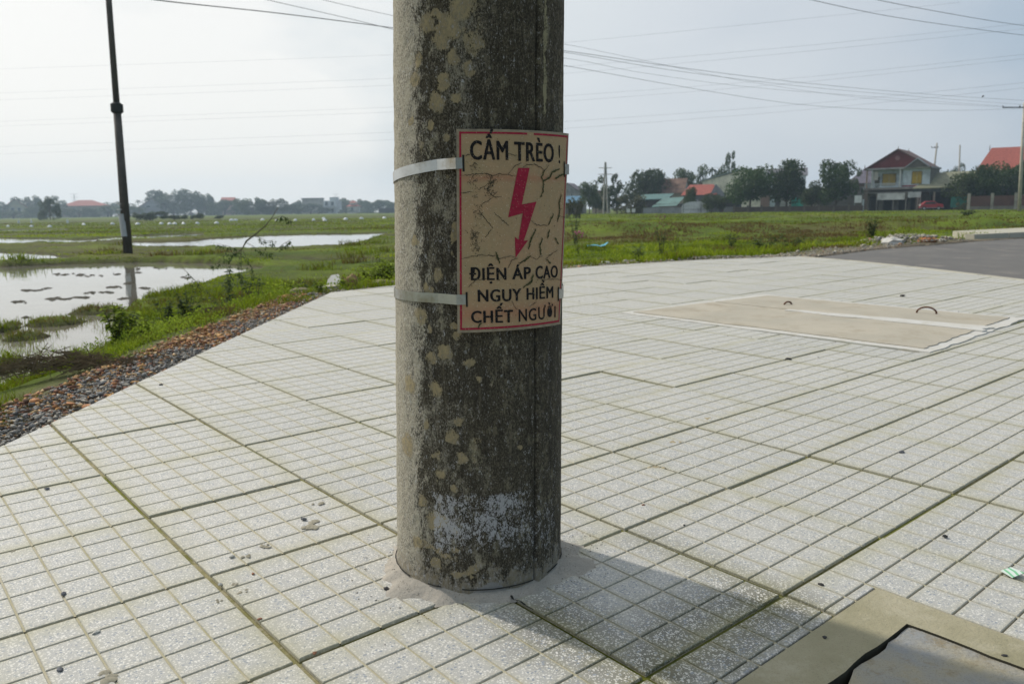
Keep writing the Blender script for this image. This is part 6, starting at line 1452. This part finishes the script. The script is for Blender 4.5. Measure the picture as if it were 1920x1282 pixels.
for k, (px, py, d, s, lab) in enumerate(((1134, 480, 9.8, .045, 'pale lump of rubble at the near edge of the right-hand grass'), (1345, 470, 11.4, .05, 'whitish stone in the rubble below the field, middle right'))):
    rock('stone', gt(px, py, d)+Vector((0, 0, s*.3)), s, MS3, 40+k*3, lab, 'stone', .6, k, 2, .4, None, (1.5, 1))
for k, (px, py, d, s, mt, lab) in enumerate(((1675, 447, 13.2, .13, M_GROUT, 'grey-white broken concrete lump at the left of the rubble heap'), (1696, 440, 14.0, .12, M_GROUT, 'flat concrete lump on top of the rubble heap'), (1737, 441, 13.9, .10, simple('orange_brick', (.42, .15, .05), .9, .3, 20), 'orange brick lump on the rubble heap'), (1746, 444, 13.9, .08, simple('ochre_brick', (.50, .25, .06), .9, .3, 20), 'ochre lump right of the orange brick'), (1768, 441, 14.1, .07, M_GROUT, 'white lump at the right end of the rubble heap'), (1555, 452, 17, .09, M_KERB, 'pale round stone standing in the right-hand grass'))):
    rock('rubble_lump', gt(px, py, d)+Vector((0, 0, s*.35)), s, mt, 60+k*3, lab, 'rubble', .55, k, 2, .5, None, (1.5, 1))
# blue plastic sheet
p = gt(1121, 448, 23); mb = MB(); n = 16; V = []
for j in range(5):
    for i in range(n):
        x = (i/(n-1)-.5)*.60; y = (j/4-.5)*.35; z = .05+.05*mnoise.noise(Vector((x*7, y*7, 2)))+(.16*max(0, (x-.18)*6)*(1-j*.12) if x > .18 else 0); V.append((x, y, z))
mb.add(V, [(j*n+i, j*n+i+1, (j+1)*n+i+1, (j+1)*n+i) for j in range(4) for i in range(n-1)])
o = mb.build('plastic_sheet', simple('blue_plastic', (.03, .30, .42), .35, .15, 8), loc=p+Vector((0, 0, .08)), smooth=True); tag(o, 'crumpled bright blue plastic sheet lying in the grass right of the pole', 'plastic sheet')
# dry straw heap at the left
p = gt(108, 712, 3.62); mb = MB(); r_ = random.Random(8); M_STRAW = simple('dry_straw', (.17, .125, .07), .9, .45, 40)
ax = Vector((.93, .37, 0)).normalized()
for k in range(420):
    s = r_.gauss(0, .17); o_ = r_.gauss(0, .045); c_ = ax*s+Vector((-ax.y, ax.x, 0))*o_; z = .012+.055*math.exp(-(s/.2)**2)*r_.random(); dr = (ax*r_.uniform(.6, 1)+Vector((r_.gauss(0, .35), r_.gauss(0, .35), r_.gauss(0, .22)))).normalized()
    l = r_.uniform(.04, .13); a = c_+Vector((0, 0, z))-dr*l/2; b_ = a+dr*l; m_ = (a+b_)/2+Vector((0, 0, r_.uniform(-.01, .015))); mb.tube([a, m_, b_], r_.uniform(.0008, .0019), 3, caps=False)
o = mb.build('straw_heap', M_STRAW, loc=p); o.scale = (1.25, 1.25, 1.4); o.location.z += .02; tag(o, 'tangled heap of dry brown straw between the pond grass and orange brick rubble', 'straw')
mb = MB(); p = gt(405, 590, 5.9)
for k in range(260):
    s = r_.gauss(0, .06); c_ = ax*s+Vector((r_.gauss(0, .015), r_.gauss(0, .03), .01+.03*r_.random())); dr = Vector((r_.uniform(.4, 1), r_.gauss(.3, .3), r_.gauss(0, .2))).normalized(); l = r_.uniform(.03, .08); mb.tube([c_-dr*l/2, c_+dr*l/2], .0012, 3, caps=False)
o = mb.build('straw_heap', M_STRAW, loc=p); o.location.z += .012; tag(o, 'small dark clump of dry stalks where the grass meets the gravel', 'straw')

# ------------------------------------------------------------------ weeds and shrubs
M_WEED = grass_mat('weed_leaf', [(0, (.09, .115, .018)), (.5, (.16, .225, .018)), (1, (.29, .38, .04))]); M_WEEDD = grass_mat('dark_weed_leaf', [(0, (.03, .05, .018)), (.5, (.055, .085, .026)), (1, (.10, .13, .05))]); M_STEM = simple('green_stem', (.07, .075, .03), .8, .3, 10)
def weed(label, p, h, spread, nst, nl, ls, mat, seed, cat='weed', name='weed', aspect=.55, droop=.3, curve=None, flowers=None):
    r_ = random.Random(seed); o = empty(name, p, 0, label, cat); st = MB(); V = []; T = []
    for s in range(nst):
        a = r_.uniform(0, 6.28); tip = Vector((math.cos(a)*spread*r_.uniform(.3, 1), math.sin(a)*spread*r_.uniform(.3, 1)*.6, h*r_.uniform(.6, 1.05)))
        if curve: tip = Vector(curve)*r_.uniform(.85, 1.0)+Vector((r_.gauss(0, .02), r_.gauss(0, .02), 0))
        mid_ = tip*.5+Vector((0, 0, h*.10)); P = [Vector((r_.gauss(0, .004), r_.gauss(0, .004), -.02)), mid_, tip]; rad = max(.0012, h*.008); st.tube(P, [rad, rad*.8, rad*.35], 4, caps=False)
        for k in range(nl):
            f = r_.uniform(.15, 1.0); c_ = (P[0]*(1-f)**2+mid_*2*f*(1-f)+tip*f*f) if True else tip; a2 = r_.uniform(0, 6.28); l = ls*r_.uniform(.5, 1.25)
            d_ = Vector((math.cos(a2), math.sin(a2), r_.uniform(-droop, .5))).normalized(); sd_ = d_.cross(Vector((r_.gauss(0, .3), r_.gauss(0, .3), 1))).normalized()*l*aspect/2
            b0 = c_; b1 = c_+d_*l*.45+sd_; b2 = c_+d_*l-Vector((0, 0, l*.25)); b3 = c_+d_*l*.45-sd_; V += [b0, b1, b2, b3]; T += [r_.random()]*4
    stm = st.build('stem', M_STEM, o); Va = np.array([v_[:] for v_ in V]); me = npmesh('leaves', Va, np.arange(len(V)).reshape(-1, 4), mat, False, dict(tone=T)); link('leaves', me, o)
    if flowers:
        fm, col_, fr = flowers; mb = MB()
        for k in range(fm):
            c_ = Vector((r_.gauss(0, spread*.6), r_.gauss(0, spread*.3), h*r_.uniform(.85, 1.1))); mb.tube([c_-Vector((0, 0, fr)), c_, c_+Vector((0, 0, fr))], [fr*.3, fr, fr*.2], 5)
        mb.build('flowers', col_, o)
    return o
for k, (px, d, h, sp, ns, nl, ls, dk, lab) in enumerate((
  (205, 4.75, .20, .07, 7, 9, .045, 0, 'leafy light green weed at the water edge, left of the orange rubble'), (228, 5.2, .16, .06, 6, 9, .04, 0, 'second leafy weed just behind the one at the water edge'), (255, 5.0, .12, .06, 6, 8, .035, 0, 'low leafy weed right of the two water-edge weeds'),
  (300, 6.2, .20, .08, 7, 9, .035, 1, 'grey-green weed with small leaves in the middle of the left bank'), (345, 6.8, .26, .1, 8, 10, .04, 1, 'dark bushy weed on the left bank, right of the grey-green one'), (222, 7.4, .22, .05, 22, 1, .10, 1, 'spiky dark grass-like tuft at the pond edge below the tall dark pole'),
  (430, 7.4, .36, .06, 3, 9, .05, 1, 'thin upright dark weed standing before the bright pond water'), (405, 7.9, .28, .1, 4, 8, .05, 1, 'sparse wispy weed left of the thin upright one'), (470, 7.6, .30, .1, 6, 8, .045, 1, 'loose dark weed right of the thin upright one'),
  (545, 7.0, .10, .07, 9, 9, .03, 0, 'light green clump at the gravel edge left of the stones'), (575, 7.5, .14, .1, 9, 9, .03, 1, 'dull weed clump beside the upright slab'), (640, 7.1, .06, .05, 8, 7, .025, 0, 'tiny bright weed between the slab and the pointed rock'), (598, 6.75, .07, .05, 8, 8, .024, 0, 'small bright clump in the gravel near the tile corner'),
  (690, 7.9, .17, .12, 14, 12, .035, 0, 'bright green leafy weed patch above the long stone, left part'), (722, 7.9, .20, .12, 14, 12, .035, 0, 'bright green leafy weed patch touching the pole outline'), (715, 8.6, .38, .08, 5, 9, .055, 0, 'tall weed with large pale green leaves beside the pole'), (665, 8.4, .16, .12, 10, 10, .03, 0, 'bright weed patch behind the pointed rock'), (690, 9.2, .26, .14, 8, 9, .035, 1, 'olive weed behind the bright patch left of the pole'),
  (1240, 10.8, .55, .09, 5, 12, .05, 1, 'tall thin weed with brown seed heads beyond the paving, right of the pole'), (1262, 11.0, .40, .12, 6, 10, .045, 0, 'shorter leafy weed beside the tall brown-headed one'), (1085, 10.6, .12, .09, 8, 8, .035, 0, 'low green clump at the paving edge right of the pole'), (1200, 9.9, .08, .1, 9, 8, .03, 0, 'low bright tuft in the rubble right of the pole'), (1150, 10.0, .08, .1, 9, 8, .03, 0, 'low bright tuft left of another in the rubble right of the pole'),
  (1195, 16.5, .42, .22, 12, 14, .06, 1, 'dark rounded bush in the grass right of the blue sheet'), (1430, 15.5, .40, .35, 16, 14, .07, 1, 'dark green bush where the field dips, middle right'), (1480, 16.5, .42, .4, 16, 14, .07, 1, 'second dark green bush right of the dip'), (1632, 15.0, .55, .22, 14, 12, .06, 1, 'brown-green feathery weed left of the rubble heap'), (1700, 13.6, .14, .12, 9, 8, .05, 0, 'green sprout growing in the rubble heap'), (1805, 62, .7, 1.0, 16, 12, .2, 1, 'dark low bush in the far field at right'), (1370, 24, .5, .3, 10, 12, .07, 1, 'small dark shrub in the middle of the right field'))):
    p = gt(px, 500, d)
    kx = 1.45 if px < 800 and d < 10 else 1.0
    weed(lab, p, h*kx, sp*kx, int(ns*kx), int(nl*1.5*kx), ls*(.6+.4*kx), M_WEEDD if dk else M_WEED, 100+k, flowers=(12, simple('seed_head_%d' % k, (.19, .11, .08), .9, .3, 30), .012) if px == 1240 else None)
weed('weed with two pink flower heads just right of the pole', gt(1085, 440, 21), .55, .12, 5, 8, .07, M_WEEDD, 77, 'flower', 'flowering_weed', flowers=(7, simple('pink_flower', (.50, .13, .22), .8, .2, 20), .03))
weed('thin brown-stemmed sapling right at the pole edge in the field', gt(1078, 450, 26), 1.1, .25, 6, 16, .10, M_WEEDD, 78)
# leafy undergrowth of the bank, too tangled to count
x, y = scatter(9000, -36, -1, 3.6, 11.5, rg); z, ok, dm = land_pts(x, y, .05, .30)
ok &= ~(((x+2.12)/.36)**2+((y-3.55)/.36)**2 < 1); ok &= (fnoise(x, y, 1.4, 91, 4) > .57) & (dm < 3.0) & (rg.random(len(x)) < .8); x, y, z = x[ok], y[ok], z[ok]; n = len(x); nl_ = 9
hgt = rg.uniform(.04, .15, n)*np.clip(y/6.5, .8, 1.5); C = np.repeat(np.stack([x, y, z], 1), nl_, 0); C[:, :2] += rg.normal(0, .022, (n*nl_, 2)); C[:, 2] += np.repeat(hgt, nl_)*rg.uniform(.25, 1.1, n*nl_)
V, Fc = quads(C, .0085*np.repeat(np.clip(y/5.5, .8, 1.6), nl_), rg, 1.6)
o = link('bank_weeds', npmesh('bank_weeds', V, Fc, M_WEED, False, dict(tone=np.repeat(np.clip(np.repeat(fnoise(x, y, .9, 92, 3)*1.6-.35, nl_)+rg.normal(0, .15, n*nl_), 0, 1), 4)))); tag(o, kind='stuff')
# leaning twiggy branch
p = gt(452, 520, 7.9); o = empty('leaning_shrub', p, 0, 'leaning bare branch with drooping feathery leaves rising over the left pond bank', 'shrub'); st = MB(); V = []; T = []; r_ = random.Random(12)
def pth(pts, d): return [at(x, y, d)-p for x, y in pts]
main = pth(((452, 470), (462, 452), (478, 440), (497, 424), (510, 408), (522, 388)), 7.9); st.tube([Vector((-.02, 0, 0)), main[0]]+main, [.002, .003, .004, .009, .008, .006, .004, .002], 6)
twigs = [((455, 465), (440, 476), (425, 486)), ((452, 470), (430, 462), (405, 456)), ((462, 455), (490, 470), (515, 475)), ((455, 470), (470, 500), (478, 520)), ((478, 442), (500, 452), (515, 450)), ((452, 472), (446, 500), (452, 525)), ((452, 470), (420, 480), (395, 500)), ((510, 410), (530, 405), (545, 412)), ((430, 490), (432, 520), (432, 540)), ((340, 500), (375, 535), (420, 575)), ((515, 470), (535, 455), (548, 448))]
for tw in twigs:
    P = pth(tw, 7.9+r_.uniform(-.12, .12)); st.tube(P, [.003, .002, .001], 4, caps=False)
    for k in range(60):
        f = r_.uniform(.15, 1)*2; i = min(1, int(f)); c_ = P[i]+(P[i+1]-P[i])*(f-i); c_ = c_+Vector((r_.gauss(0, .012), r_.gauss(0, .02), -abs(r_.gauss(0, .03)))); l = r_.uniform(.014, .036); d_ = Vector((r_.gauss(0, .5), r_.gauss(0, .5), -.7)).normalized(); s_ = d_.cross(Vector((r_.gauss(0, 1), r_.gauss(0, 1), .3))).normalized()*l*.25
        V += [c_, c_+d_*l*.5+s_, c_+d_*l, c_+d_*l*.5-s_]; T += [r_.random()]*4
st.build('branches', simple('grey_twig', (.13, .115, .07), .9, .3, 20), o); link('leaves', npmesh('leaves', np.array([v_[:] for v_ in V]), np.arange(len(V)).reshape(-1, 4), M_WEEDD, False, dict(tone=T)), o)
